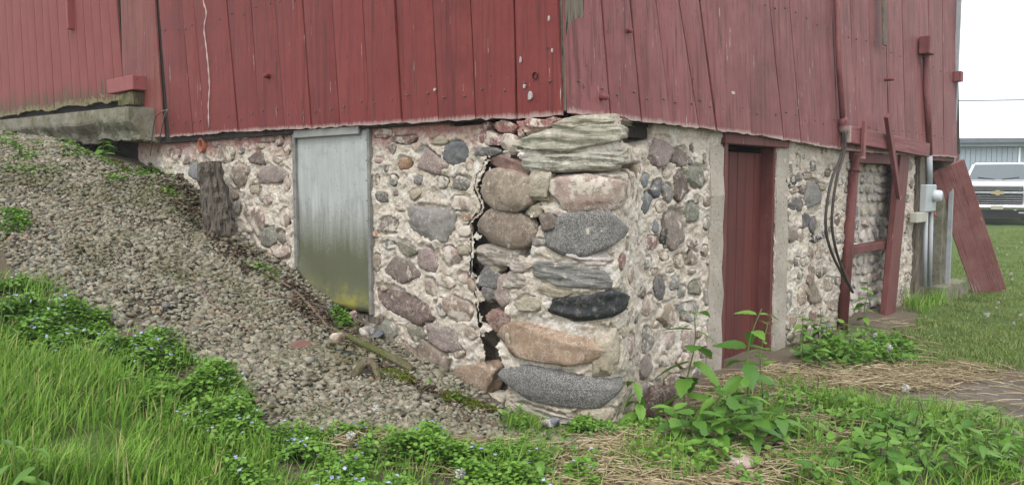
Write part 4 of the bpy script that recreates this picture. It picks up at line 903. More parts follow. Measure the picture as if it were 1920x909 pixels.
slab('boulder', 1234, 778, 56, 22, .30, M_stone['bare'], 'purplish boulder at the wall foot behind the tall weed', 'boulder', .8, (.1, .35), 10, 'dpurp', .4)
slab('rock', 1032, 802, 34, 14, .08, M_stone['field'], 'blue grey rock at the foot of the corner pier', 'rock', 0, (.1, .1), 12, 'blue')
slab('rock', 1160, 793, 60, 18, .10, M_stone['field'], 'pale crumbled mortar lump by the corner pier foot', 'rock', .8, (.1, .1), 13, 'pale')
slab('rock', 1250, 832, 40, 18, .10, M_stone['field'], 'brown stone half hidden under the tall weed leaves', 'rock', .8, (.1, .1), 14, 'tan')
q = [on_ground(662, 712)+(0, 0, .02), on_ground(682, 706)+(0, 0, .09), on_ground(702, 708)+(0, 0, .08), on_ground(712, 722)]
noisy_log('root', q, [.015, .035, .03, .015], M_moss_wood, 'mossy gnarled root lump on the gravel below the pole', 'root', .4)
# bent rods by the sill
bq = on_y(284, 285, -.42)
rods = thing('bent_rod', 'thin bent metal rod standing by the broken concrete sill', 'rod', tuple(bq))
for xs_ in ([(282, 292), (286, 250), (291, 218), (303, 209), (315, 206)], [(296, 285), (303, 240), (309, 215), (315, 206)]):
    tube('wire', [tuple(on_y(x, y, -.42)-bq) for x, y in xs_], .006, M_rust, rods, 6)

# ------------------------------------------------------------------ scatter helpers
def sample(poly, n, rs, mask=None):
    P = np.array(poly); lo, hi = P.min(0), P.max(0); out = np.zeros((0, 2))
    while len(out) < n:
        q = rs.uniform(lo, hi, (n*2, 2)); q = q[in_poly(q, poly)]
        if mask is not None: q = q[mask(q) > rs.uniform(0, 1, len(q))]
        out = np.r_[out, q]
    return out[:n]
def rots(n, rs, tilt):
    """random z spin, then a tilt about a random horizontal axis"""
    a = rs.uniform(0, 2*math.pi, n); t = tilt; b = rs.uniform(0, 2*math.pi, n)
    ca, sa = np.cos(a), np.sin(a); Rz = np.zeros((n, 3, 3)); Rz[:, 0, 0] = ca; Rz[:, 0, 1] = -sa; Rz[:, 1, 0] = sa; Rz[:, 1, 1] = ca; Rz[:, 2, 2] = 1
    k = np.c_[np.cos(b), np.sin(b), np.zeros(n)]; K = np.zeros((n, 3, 3)); K[:, 0, 2] = k[:, 1]; K[:, 1, 2] = -k[:, 0]; K[:, 2, 0] = -k[:, 1]; K[:, 2, 1] = k[:, 0]
    Rt = np.eye(3)+np.sin(t)[:, None, None]*K+(1-np.cos(t))[:, None, None]*(K@K); return Rt@Rz
def build_stuff(name, base_v, faces, pos, R, scale, tint, mat, label, cat, jit=None, smooth=False):
    n = len(pos); v = base_v[None]*np.asarray(scale).reshape(n, 1, -1)
    if jit is not None: v = v*jit
    V = np.einsum('nij,nkj->nki', R, v)+pos[:, None]; m = len(base_v)
    Fc = (faces[None]+(np.arange(n)*m)[:, None, None]).reshape(-1, faces.shape[1])
    o = obj(name, V.reshape(-1, 3), Fc, mat, None, smooth); o['kind'] = 'stuff'; tag(o, label, cat)
    at = o.data.attributes.new('tint', 'FLOAT', 'POINT'); at.data.foreach_set('value', np.repeat(tint, m).astype(np.float32)); return o
def n2(q, sc, off=0): return fbm(np.c_[q*sc, np.full(len(q), off)], 3)
def gpos(q, dz=0): return np.c_[q, G(q[:, 0], q[:, 1])+dz]
rs = np.random.RandomState(21)
def gravel_shapes(bv, n, rs):
    """broken-face chips: each ball cut by random planes; returns factors along its radii"""
    r = np.ones((n, len(bv)))
    for _ in range(7):
        d = rs.normal(size=(n, 3)); d /= np.linalg.norm(d, axis=1)[:, None]; c = rs.uniform(.30, .80, n)[:, None]; k = d@bv.T
        r = np.minimum(r, np.where(k > .01, c/np.maximum(k, .01), 9))
    return np.clip(r, .28, 1)[:, :, None]*1.42
# gravel
q = sample(POLY['gravel'], 52000, rs, lambda q: np.where(poly_dist(q, POLY['gravel']) < .15, .5, 1)*np.clip(1.05+2.6*np.minimum(0, n2(q, 1.1, 77)+.12), .3, 1)); n = len(q)
extra = sample(gpoly([(930, 795), (1010, 815), (1240, 810), (1250, 850), (1000, 850), (800, 850), (560, 835), (700, 800)]), 2500, rs); q = np.r_[q, extra]; n = len(q)
bv = np.array([(x, y, z) for z in (-1, 1) for y in (-1, 1) for x in (-1, 1)], float)*.8; bf = np.array([(0, 2, 3, 1), (4, 5, 7, 6), (0, 1, 5, 4), (2, 6, 7, 3), (0, 4, 6, 2), (1, 3, 7, 5)]); jt = rs.uniform(.35, 1.25, (n, 8, 3))
sz = np.minimum(rs.gamma(3.6, .0040, n)+.005, .034)*np.clip(1+.5*n2(q, 1.6, 12), .6, 1.4)
build_stuff('gravel', bv, bf, gpos(q, rs.uniform(-.004, .022, n)), rots(n, rs, rs.normal(0, .5, n)), sz[:, None]*np.c_[rs.uniform(.8, 1.35, n), rs.uniform(.7, 1.1, n), rs.uniform(.35, .75, n)],
            np.clip(rs.uniform(0, 1, n)+.25*n2(q, .8), 0, 1), M_gravel, 'crushed grey gravel spread down the bank', 'gravel', jt)
# leaf litter / dark chips near the wall foot
lf = np.array([(0, 0, 0), (-.32, .3, .06), (-.28, .72, .08), (0, 1, -.02), (.28, .72, .08), (.32, .3, .06)]); ff = np.array([(0, 3, 2, 1), (0, 5, 4, 3)])
pl = gpoly([(300, 300), (370, 345), (440, 450), (560, 540), (660, 620), (760, 705), (880, 760), (800, 760), (680, 690), (560, 600), (430, 500), (330, 400), (270, 320)])
q = np.r_[sample(pl, 3200, rs, lambda q: np.clip(.35+2.2*n2(q, 2.4, 3), 0, 1)), sample(POLY['gravel'], 1500, rs, lambda q: np.clip(.1+2.6*n2(q, 1.4, 14), 0, 1))]; n = len(q)
build_stuff('leaf_litter', lf*np.array([.7, 1, 1.5]), ff, gpos(q, rs.uniform(.012, .035, n)), rots(n, rs, rs.normal(0, .5, n)), rs.uniform(.02, .06, (n, 1)), rs.uniform(0, 1, n),
            mat_attr('dead_leaf', ((0, (.045, .03, .022)), (.6, (.10, .07, .045)), (1, (.17, .11, .07))), .9), 'dark rotting leaf litter strewn along the wall foot', 'leaf litter')
# creeping ground cover with blue flowers
def cover(poly, n, hmax, lsz, mat, name, label, cat, seed, thr=.35, tl=.5, tintb=.5):
    rs = np.random.RandomState(seed); q = sample(poly, n, rs, lambda q: np.clip(thr+2.4*n2(q, 2.6, seed), .02, 1)*sstep(0, .12, poly_dist(q, poly)+.05*rs.uniform(size=len(q))))
    cl = np.clip(.55+1.6*n2(q, 3.2, seed+4), .12, 1.3); u = rs.uniform(0, 1, n)**.8; h = hmax*cl*u
    ti = np.clip(.25+.55*u+.25*n2(q, 6, 9)+rs.normal(0, .12, n)+(tintb-.5), 0, 1)
    return build_stuff(name, lf, ff, gpos(q, h+.008), rots(n, rs, rs.normal(0, tl, n)), rs.uniform(.7, 1.3, (n, 1))*lsz*np.array([[1.25, 1, 1]]), ti, mat, label, cat), q, cl
_, qc, clc = cover(POLY['cover'], 52000, .15, .025, M_leaf, 'speedwell', 'creeping speedwell carpet with tiny blue flowers on the bank', 'ground cover', 31, .55)
rs = np.random.RandomState(8); k = rs.choice(len(qc), 650, replace=False)
fl = np.array([(-.5, -.5, 0), (.5, -.5, .1), (.5, .5, 0), (-.5, .5, .1)]); sel = qc[k]; sel = sel[n2(sel, 1.5, 7) > -.05]; n = len(sel)
build_stuff('blue_flowers', fl, np.array([(0, 1, 2, 3)]), gpos(sel, .15*np.clip(.55+1.6*n2(sel, 3.2, 35), .12, 1.3)+.012), rots(n, rs, rs.normal(0, .5, n)), rs.uniform(.012, .019, (n, 1)), rs.uniform(0, 1, n), M_flower, 'tiny pale blue speedwell flowers', 'flowers')
# scattered seedlings on the gravel
up = gpoly([(0, 255), (100, 265), (250, 310), (330, 330), (340, 380), (200, 350), (100, 330), (40, 330), (0, 330)]); cover(up, 6000, .05, .026, M_leaf, 'clover', 'low clover seedlings at the top of the gravel bank', 'ground cover', 32, .12)
cover(gpoly([(0, 395), (60, 400), (70, 440), (0, 450)]), 700, .08, .024, M_leaf, 'chickweed', 'small chickweed clump on the gravel', 'ground cover', 36, .6)
cover(gpoly([(250, 280), (330, 295), (350, 345), (290, 375), (255, 340)]), 1500, .07, .024, M_leaf, 'groundsel', 'bright seedlings below the bent rod', 'ground cover', 33, .5)
cover(gpoly([(430, 455), (520, 510), (560, 560), (500, 530), (430, 490)]), 240, .06, .03, M_leaf, 'sprouts', 'sparse green sprouts by the fieldstone wall', 'ground cover', 34, .3)
cover(gpoly([(612, 585), (655, 590), (665, 625), (630, 622)]), 700, .09, .02, M_leaf, 'cress', 'green weed tuft beneath the metal hatch', 'ground cover', 35, .8)
cover(gpoly([(930, 790), (1010, 805), (1120, 800), (1200, 790), (1270, 815), (1200, 835), (1050, 835), (950, 820)]), 3200, .13, .022, M_leaf, 'bedstraw', 'feathery green bedstraw at the foot of the corner pier', 'ground cover', 37, .4, .9)
cover(gpoly([(1240, 800), (1330, 740), (1450, 730), (1560, 740), (1700, 790), (1930, 830), (1960, 935), (1300, 935), (1180, 880)]), 3200, .14, .034, M_leaf, 'weed_carpet', 'mixed low weeds filling the straw before the doors', 'ground cover', 38, .35, .7)
cover(gpoly([(1480, 670), (1560, 640), (1690, 640), (1740, 680), (1600, 700)]), 2600, .16, .040, M_leaf, 'weed_carpet', 'leafy weed carpet before the blocked doorway', 'ground cover', 39, .5, .7)
# moss cushions
mq = []
for (px, py, r) in [(745, 712, .14), (765, 720, .08), (885, 765, .10), (850, 752, .10), (868, 758, .08), (215, 308, .12), (235, 322, .08), (640, 600, .05), (575, 580, .05), (920, 772, .05)]:
    c = on_ground(px, py); m_ = 420; a = rs.uniform(0, 6.28, m_); d = r*np.sqrt(rs.uniform(0, 1, m_)); x = c[0]+d*np.cos(a); y = c[1]+d*np.sin(a)*.8
    mq.append(np.c_[x, y, G(x, y)+.015+.25*np.sqrt(np.clip(r*r-d*d, 0, None))*rs.uniform(.8, 1.1, m_)])
mq = np.concatenate(mq); n = len(mq)
build_stuff('moss', lf, ff, mq, rots(n, rs, rs.normal(0, .8, n)), rs.uniform(.010, .018, (n, 1)), rs.uniform(0, 1, n), M_moss, 'bright yellow green moss cushions at the wall foot', 'moss')
# grass
def blades(name, poly, n, hlo, hhi, wid, mat, label, seed, bend=.45, thr=.6, dens=None):
    rs = np.random.RandomState(seed); q = sample(poly, n, rs, dens or (lambda q: np.clip(thr+1.8*n2(q, 2.0, seed), .05, 1)*sstep(0, .2, poly_dist(q, poly)+.06)))
    H = rs.uniform(hlo, hhi, n)*np.clip(.85+.9*n2(q, 1.7, seed+2), .45, 1.5); az = rs.uniform(0, 2*math.pi, n)*.65+2.0*n2(q, .9, 3)+.6; bn = np.abs(rs.normal(bend, .25, n)); wd = wid*rs.uniform(.6, 1.3, n)
    lv = np.array([0, .4, .75, 1.0]); d = np.c_[np.cos(az), np.sin(az)]; sd = np.c_[-np.sin(az+.5), np.cos(az+.5)]; base = gpos(q, -.01); V = np.zeros((n, 8, 3))
    for i, t in enumerate(lv):
        r = H*bn*t**1.8; z = H*t*(1-.35*bn*t); ww = wd*(1-t**1.6)*.5+.0004
        for j, sg in enumerate((-1, 1)):
            V[:, i*2+j, :2] = base[:, :2]+d*r[:, None]+sd*(sg*ww)[:, None]; V[:, i*2+j, 2] = base[:, 2]+z
    f = np.array([(0, 1, 3, 2), (2, 3, 5, 4), (4, 5, 7, 6)]); Fc = (f[None]+(np.arange(n)*8)[:, None, None]).reshape(-1, 4)
    o = obj(name, V.reshape(-1, 3), Fc, mat); o['kind'] = 'stuff'; tag(o, label, 'grass')
    ti = np.clip(rs.uniform(0, .85, n)+.25*n2(q, 2.5, 8), 0, .93); ti[rs.uniform(size=n) < .05] = 1.0
    at = o.data.attributes.new('tint', 'FLOAT', 'POINT'); at.data.foreach_set('value', np.repeat(ti, 8).astype(np.float32)); return o
blades('tall_grass', POLY['grass'], 15000, .10, .27, .008, M_grass, 'tall fresh grass at the lower end of the bank', 41, .45, .7)
blades('grass', POLY['cover'], 4200, .06, .20, .006, M_grass, 'grass blades rising through the speedwell carpet', 42, .5, .3)
lawnp = POLY['lawn']
blades('lawn', lawnp, 60000, .035, .085, .010, M_lawn, 'short lawn beyond the barn', 43, .6, .75)
blades('grass', gpoly([(1712, 520), (1770, 515), (1800, 560), (1740, 590), (1690, 585)]), 2500, .12, .34, .009, M_grass, 'long grass tuft below the meter box', 44, .4, .9)
blades('grass', gpoly([(1540, 700), (1650, 640), (1720, 600), (1960, 615), (1960, 705), (1760, 705), (1620, 715)]), 6500, .03, .10, .009, M_lawn, 'trodden grass between the lawn and the straw', 49, .6, .55)
blades('grass', gpoly([(1230, 830), (1330, 760), (1480, 720), (1700, 760), (1940, 800), (1960, 935), (1150, 935), (1100, 880)]), 7000, .05, .20, .007, M_grass, 'thin grass growing through the straw', 45, .6, .35)
blades('grass', gpoly([(940, 790), (1010, 800), (1010, 815), (950, 815)]), 500, .06, .16, .005, M_grass, 'fine grass tuft under the speckled granite block', 46, .5, .9)
blades('grass', gpoly([(275, 285), (325, 290), (315, 310), (280, 305)]), 260, .08, .22, .010, M_grass, 'arching grass tuft below the bent rod', 47, .7, .9)
blades('grass', gpoly([(560, 820), (1150, 850), (1120, 880), (700, 850)]), 700, .05, .18, .005, M_grass, 'stray grass along the gravel edge', 48, .6, .6)
# straw
def straws(name, poly, n, seed, label, L=(.08, .34), dens=None, tilt=.14, lift=(.005, .06), wid=.0032):
    rs = np.random.RandomState(seed); q = sample(poly, n, rs, dens); ln = rs.uniform(*L, n)
    tri = np.array([(math.cos(a), math.sin(a)) for a in (1.57, 3.67, 5.76)]); bvv = np.array([(x, t, z) for t in (-.5, 0, .5) for x, z in tri])
    f = np.array([(i*3+k, i*3+(k+1) % 3, i*3+3+(k+1) % 3, i*3+3+k) for i in range(2) for k in range(3)])
    v = np.repeat(bvv[None], n, 0); wd = wid*rs.uniform(.5, 1.4, n); v[:, :, 0] *= wd[:, None]; v[:, :, 2] *= wd[:, None]
    bd = rs.normal(0, .05, (n, 1)); v[:, :, 0] += bd*ln[:, None]*(1-4*bvv[None, :, 1]**2); v[:, :, 2] += np.abs(rs.normal(0, .03, (n, 1)))*ln[:, None]*(1-4*bvv[None, :, 1]**2); v[:, :, 1] *= ln[:, None]
    R = rots(n, rs, rs.normal(0, tilt, n)); V = np.einsum('nij,nkj->nki', R, v)+gpos(q, rs.uniform(*lift, n))[:, None]
    Fc = (f[None]+(np.arange(n)*9)[:, None, None]).reshape(-1, 4); o = obj(name, V.reshape(-1, 3), Fc, M_straw); o['kind'] = 'stuff'; tag(o, label, 'straw')
    at = o.data.attributes.new('tint', 'FLOAT', 'POINT'); at.data.foreach_set('value', np.repeat(rs.uniform(0, 1, n), 9).astype(np.float32)); return o
straws('straw', POLY['straw'], 2300, 51, 'dry straw littering the ground before the doors', dens=lambda q: np.clip(.45+2.2*n2(q, 1.6, 6), .03, 1)*np.where(q[:, 1] > .6, .45, 1))
straws('straw', gpoly([(1480, 715), (1700, 690), (1800, 700), (1790, 735), (1600, 735), (1450, 740)]), 700, 52, 'matted straw beside the bare dirt patch', (.12, .4))
straws('straw', gpoly([(1150, 830), (1330, 810), (1480, 880), (1450, 935), (1000, 935)]), 1700, 53, 'pale straw mat in front of the tall weeds')
straws('straw', gpoly([(640, 815), (1000, 840), (1010, 870), (620, 850)]), 260, 54, 'stray straw along the gravel edge', (.1, .3))
straws('straw', gpoly([(1640, 600), (1720, 605), (1800, 690), (1960, 690), (1960, 860), (1700, 800), (1600, 680)]), 260, 55, 'loose straw over the trodden dirt', (.08, .3))

# ------------------------------------------------------------------ weeds with real leaves
def leaf_mesh(name, serr=.10, wid=.44, fold=.25, droop=.35, n=9):
    V = []; Fc = []
    for i in range(n+1):
        t = i/n; wv = wid*math.sin(math.pi*t**.72)**.9*(1-.25*t) if 0 < t < 1 else 0.004
        s_ = (1+serr*(1 if i % 2 else -1)) if 0 < i < n else 1; y = t-(.03*serr*10 if i % 2 else 0); z = -droop*t*t*.6
        for x in (-1, -.5, 0, .5, 1): V.append((x*wv*s_*.5, y, z+abs(x)*wv*fold*.5+.012*math.sin(t*19+abs(x)*2)*(abs(x) == .5)))
    for i in range(n):
        for j in range(4): a = i*5+j; Fc.append((a, a+1, a+6, a+5))
    return mesh_data(name, V, Fc, M_nettle, True)
LEAF = [leaf_mesh('leaf', .10, .56, .2, .35), leaf_mesh('leaf', .12, .50, .28, .6), leaf_mesh('leaf', .08, .60, .15, .2)]
LANCE = [leaf_mesh('leaf', .03, .30, .3, .4, 7), leaf_mesh('leaf', .03, .26, .4, .7, 7)]
def weed(px, py, h, label, cat='weed', nodes=6, leaf=.09, lean=(0, 0), seed=0, group=None, kinds=LEAF, top=True, name='weed', spread=1.0, droop=.5, curl=0.0):
    rs = random.Random(seed+900); b = on_ground(px, py) if not hasattr(px, '__len__') else np.array(px)
    if label is None:
        label = '%s %s weed with %s leaf tiers in the straw beside the bare dirt' % ('tall' if h > .22 else ('middling' if h > .18 else 'stubby'), 'narrow leaved' if kinds is LANCE else 'broad toothed', {3: 'three', 4: 'four', 5: 'five'}[nodes])
    root = thing(name, label, cat, tuple(b), 0, group); ts = np.linspace(0, 1, 9); wob = rs.uniform(0, 6)
    stem = [np.array([lean[0]*t**1.6+.012*math.sin(wob+t*7)*h*2, lean[1]*t**1.6+.012*math.cos(wob+t*6)*h*2, h*t*(1-curl*t*t)]) for t in ts]; stem[0][2] = -.03
    tube('stem', stem, list(np.linspace(.0055, .0022, 9)*min(1.2, h/.4+.3)), M_stem, root, 6)
    az0 = rs.uniform(0, 6.28)
    for k in range(nodes):
        t = .18+.82*(k+.6)/nodes if nodes > 1 else .9; t = min(t, .99); i = min(int(t*8), 7); p = stem[i]+(stem[i+1]-stem[i])*(t*8-i)
        sz = leaf*(1.0-.4*max(0, t-.55)/.45)*(.7+.3*min(1, t/.3))
        for m_ in (0, 1):
            az = az0+k*1.57+m_*math.pi+rs.uniform(-.35, .35); el = rs.uniform(-.1, .45)+.5*max(0, t-.8)/.2-droop*rs.uniform(.2, 1.0)
            o = bpy.data.objects.new('leaf', rs.choice(kinds)); s_ = sz*rs.uniform(.8, 1.2); o.scale = (s_*spread, s_, s_)
            q = Matrix.Rotation(az, 4, 'Z') @ Matrix.Rotation(el, 4, 'X') @ Matrix.Rotation(rs.uniform(-.35, .35), 4, 'Y')
            o.rotation_euler = q.to_euler(); o.location = Vector(p)+q @ Vector((0, .012, 0)); link(o, root)
    return root
RV = np.array([.743, .669])
weed(1287, 800, .76, 'tall serrated leaved weed nodding in front of the stone wall beside the plank door', nodes=6, leaf=.235, lean=(.02, .04), seed=1, curl=.03, droop=.7)
weed(1392, 792, .72, 'broad leaved weed reaching up before the dark red plank door', nodes=6, leaf=.21, lean=(.07, .06), seed=2, droop=.6)
weed(1425, 770, .58, 'slender light green sapling sprig against the plank door', nodes=9, leaf=.10, lean=(-.02, .10), seed=3, droop=.1)
weed(1196, 800, .30, 'dark drooping weed growing at the end of the speckled granite block', nodes=4, leaf=.17, lean=(-.02, 0), seed=4, kinds=LEAF[:2], droop=1.0)
weed(1010, 905, .24, 'young weed standing alone at the gravel edge', nodes=4, leaf=.09, seed=5)
rw = random.Random(61)
for i, (x, y, h, lf_) in enumerate([(1262,835,.22,.12),(1300,845,.24,.12),(1340,850,.22,.12),(1380,845,.24,.13),(1415,855,.26,.13),(1350,815,.28,.11),(1450,835,.24,.11),(1320,870,.16,.10),(1400,815,.3,.12)]):
    weed(x, y, h, ['leafy weed rooted beside the purplish boulder', 'leafy weed left of the pale tan rock', 'broad weed behind the pale tan rock', 'broad weed beside the pale tan rock', 'low weed nearest the pale tan rock on the door side', 'leafy weed between the boulder and the plank door', 'leafy weed farthest from the wall corner in the door clump', 'lowest weed at the edge of the pale straw mat', 'tallest weed of the clump below the plank door'][i], nodes=5, leaf=lf_*1.45, seed=20+i, group='weeds clumped below the plank door', lean=(rw.uniform(-.05, .05), rw.uniform(-.05, .05)))
for i in range(46):
    x = rw.uniform(1450, 1910); y = rw.uniform(750+.14*(x-1450), 930); weed(x, y, rw.uniform(.14, .27), None, nodes=rw.choice((3, 4, 5)), leaf=rw.uniform(.09, .14), seed=60+i, group='weeds in the straw beside the dirt', lean=(rw.uniform(-.05, .05), rw.uniform(-.05, .05)), kinds=(LEAF, LANCE)[i % 3 == 0])
for i in range(22):
    x = rw.uniform(1500, 1690); y = rw.uniform(640, 690)+.08*(1600-x)*.3; weed(x, y, rw.uniform(.16, .30)*(1.2 if x < 1600 else .8), ['bushy weed at the foot of the wall between the doors', 'leafy weed right under the blocked doorway opening', 'weed at the lawn side of the blocked doorway'][0 if x < 1575 else (1 if x < 1640 else 2)], nodes=4, leaf=rw.uniform(.10, .15), seed=120+i, group='weeds before the blocked doorway')
weed(1622, 618, .52, 'taller weed standing in the blocked doorway', nodes=6, leaf=.15, seed=150)
weed(860, 755, .12, 'little weed rooted below the orange brown stone', nodes=3, leaf=.07, seed=151); weed(842, 748, .10, 'seedling in moss at the split in the wall', nodes=2, leaf=.06, seed=152); weed(805, 732, .10, 'small seedling at the wall foot near moss', nodes=2, leaf=.06, seed=153)
for i, (x, y, h) in enumerate([(185, 285, .28), (205, 290, .30), (195, 300, .22), (215, 295, .22)]): weed(x, y, h, 'broad leaved weed sprouting under the broken concrete sill', nodes=4, leaf=.13, seed=160+i, group='weeds under the concrete sill', kinds=LEAF)
weed(130, 288, .12, 'small weed in the dark hollow beneath the sill', nodes=3, leaf=.09, seed=170)
for i, (x, y) in enumerate([(30, 930), (70, 935), (5, 640)]): weed(x, y, .25, 'long leaved weed among the tall grass', nodes=3, leaf=.16, seed=180+i, group='weeds in the tall grass', kinds=LANCE)
for i in range(16):
    x = rw.uniform(600, 1180); y = rw.uniform(855, 915); weed(x, y, rw.uniform(.06, .14), 'low seedling along the front of the gravel', nodes=2, leaf=rw.uniform(.035, .06), seed=200+i, group='seedlings along the gravel edge')
# dandelion clocks
def clock_(px, py, h, label, group=None, r=.02, seed=0):
    rs = np.random.RandomState(seed); b = on_ground(px, py); root = thing('dandelion', label, 'dandelion', tuple(b), 0, group); ln = rs.normal(0, .06, 2)
    tube('stem', [(0, 0, -.02), (ln[0]*.3, ln[1]*.3, h*.5), (ln[0], ln[1], h)], .0028, M_stem, root, 5)
    n = 70; d = rs.normal(size=(n, 3)); d /= np.linalg.norm(d, axis=1)[:, None]; V = []; Fc = []
    for i in range(n):
        a = np.cross(d[i], [.3, .5, .8]); a /= np.linalg.norm(a); bb = np.cross(d[i], a); c = np.array([ln[0], ln[1], h+r*.6]); m_ = len(V)
        V += [c+d[i]*.003, c+d[i]*r+a*r*.22, c+d[i]*r*.96+bb*r*.22, c+d[i]*r-a*r*.22]; Fc.append((m_, m_+1, m_+2, m_+3))
    o = obj('seed_head', V, Fc, M_fluff, root); at = o.data.attributes.new('tint', 'FLOAT', 'POINT'); at.data.foreach_set('value', rs.uniform(0, 1, len(V)).astype(np.float32))
clock_(1668, 790, .22, 'round white dandelion clock above the matted straw', None, .028, 1); clock_(1672, 690, .16, 'white dandelion clock at the lawn edge by the weeds', None, .03, 2)
clock_(676, 830, .20, 'ragged dandelion clock standing over the gravel', None, .022, 3); clock_(648, 865, .12, 'low dandelion clock in the speedwell', None, .024, 4); clock_(862, 915, .07, 'half bald dandelion clock among the seedlings', None, .028, 5); clock_(1640, 660, .14, 'small dandelion clock before the blocked doorway', None, .026, 6)
for i in range(18):
    clock_(rw.uniform(1800, 1918), rw.uniform(455, 620), .07, 'white dandelion clock dotting the short lawn', 'dandelion clocks on the lawn', .02, 20+i)

# ------------------------------------------------------------------ truck and shed behind
tp = at_depth(1868, 420, 24.0); tp[2] = G(tp[0], tp[1])
fw = np.array(CAM[:2]-tp[:2]); fw /= np.linalg.norm(fw); rz = math.atan2(fw[0], -fw[1])
truck = thing('pickup_truck', 'white pickup truck parked nose-on before the blue grey shed', 'truck', tuple(tp), rz)
M_tw = plain('white_car_paint', (.62, .63, .64), .25, 0, .05); M_chr = plain('chrome', (.55, .56, .58), .25, .8, .1); M_blk = plain('black_plastic', (.02, .02, .022), .5); M_gl = plain('tinted_glass', (.10, .12, .13), .08, 0, .1); M_lamp = plain('lamp_lens', (.5, .52, .55), .15); M_tyre = plain('tyre_rubber', (.018, .018, .018), .9)
def prism(name, prof, x0, x1, mat, parent, bev=.03):
    """profile in (y,z) extruded across x; x0/x1 may be (bottom, top) widths by vertex"""
    bm = bmesh.new(); n = len(prof); A = [bm.verts.new((x0, y, z)) for y, z in prof]; B = [bm.verts.new((x1, y, z)) for y, z in prof]
    bm.faces.new(A); bm.faces.new(B[::-1])
    for i in range(n): bm.faces.new((A[i], A[(i+1) % n], B[(i+1) % n], B[i]))
    if bev: bmesh.ops.bevel(bm, geom=bm.edges[:], offset=bev, segments=2, affect='EDGES', profile=.6)
    return from_bm(name, bm, mat, parent)
prism('body', [(0.05, .55), (.0, .80), (.02, 1.12), (.12, 1.24), (1.35, 1.33), (5.7, 1.33), (5.75, .6), (.3, .48)], -.99, .99, M_tw, truck, .06)
bm = bmesh.new()   # cab tapering to the roof
cb = [(-.93, 1.15, 1.30), (.93, 1.15, 1.30), (.93, 3.6, 1.30), (-.93, 3.6, 1.30)]; ct = [(-.72, 1.95, 1.90), (.72, 1.95, 1.90), (.72, 3.3, 1.92), (-.72, 3.3, 1.92)]
vb = [bm.verts.new(v) for v in cb]; vt = [bm.verts.new(v) for v in ct]; bm.faces.new(vt); bm.faces.new(vb[::-1])
for i in range(4): bm.faces.new((vb[i], vb[(i+1) % 4], vt[(i+1) % 4], vt[i]))
bmesh.ops.bevel(bm, geom=bm.edges[:], offset=.06, segments=2, affect='EDGES'); from_bm('cab', bm, M_tw, truck, False)
obj('windshield', [(-.82, 1.21, 1.365), (.82, 1.21, 1.365), (.66, 1.86, 1.845), (-.66, 1.86, 1.845), (-.82, 1.25, 1.34), (.82, 1.25, 1.34), (.66, 1.90, 1.82), (-.66, 1.90, 1.82)], [(0, 1, 2, 3), (4, 7, 6, 5), (0, 4, 5, 1), (1, 5, 6, 2), (2, 6, 7, 3), (3, 7, 4, 0)], M_gl, truck)
for s_ in (-1, 1):
    tube('wiper', [(s_*.1, 1.20, 1.37), (s_*.55, 1.27, 1.43)], .012, M_blk, truck, 6)
    box('headlight', (s_*.66, -.035, 1.01), (s_*.97, .1, 1.14), M_lamp, truck, .02); box('headlight', (s_*.66, -.03, .72), (s_*.97, .1, .93), M_lamp, truck, .02)
    mir = box('mirror', (s_*1.06, 1.25, 1.32), (s_*1.28, 1.36, 1.62), M_blk, truck, .03); tube('mirror_arm', [(s_*.92, 1.35, 1.36), (s_*1.1, 1.31, 1.42)], .03, M_blk, mir, 8)
    box('fog_lamp', (s_*.55, -.125, .36), (s_*.86, -.08, .40), M_lamp, truck, .01); box('tow_hook', (s_*.42, -.13, .44), (s_*.5, -.05, .52), M_chr, truck, .008)
    for y_ in (.95, 4.6):
        wv = [(s_*.98, y_, .4), (s_*.72, y_, .4)]; wh_ = tube('wheel', wv, .4, M_tyre, truck, 24); tube('rim', [(s_*.985, y_, .4), (s_*.96, y_, .4)], .24, M_chr, wh_, 18)
box('grille', (-.64, -.03, .62), (.64, .06, 1.17), M_blk, truck, .02)
for z_ in (.65, .72, .79, .86, 1.06, 1.12): box('grille_bar', (-.62, -.055, z_), (.62, -.032, z_+.014), M_chr, truck, .004)
box('grille_band', (-.98, -.075, .945), (.98, -.034, 1.0), M_chr, truck, .01); box('grille_surround', (-.66, -.06, 1.145), (.66, -.02, 1.185), M_chr, truck, .01)
bm = bmesh.new(); ep = [(-.17, -.045), (-.06, -.045), (-.05, -.075), (.05, -.075), (.06, -.045), (.17, -.045), (.15, .045), (.06, .045), (.05, .075), (-.05, .075), (-.06, .045), (-.15, .045)]
A = [bm.verts.new((x, -.105, .97+z)) for x, z in ep]; B = [bm.verts.new((x, -.076, .97+z)) for x, z in ep]; bm.faces.new(A); bm.faces.new(B[::-1])
for i in range(12): bm.faces.new((A[i], B[i], B[(i+1) % 12], A[(i+1) % 12]))
from_bm('emblem', bm, plain('gold_emblem', (.5, .42, .25), .4, .5), truck)
prism('bumper', [(-.12, .46), (-.16, .54), (-.12, .61), (.2, .61), (.2, .46)], -1.0, 1.0, M_chr, truck, .02); prism('air_dam', [(-.08, .22), (-.10, .455), (.25, .455), (.25, .22)], -.92, .92, M_blk, truck, .02)
box('number_plate', (-.16, -.175, .47), (.16, -.162, .59), M_beige, truck, .003); box('underbody', (-.85, .3, .34), (.85, 5.5, .62), M_blk, truck, .02)

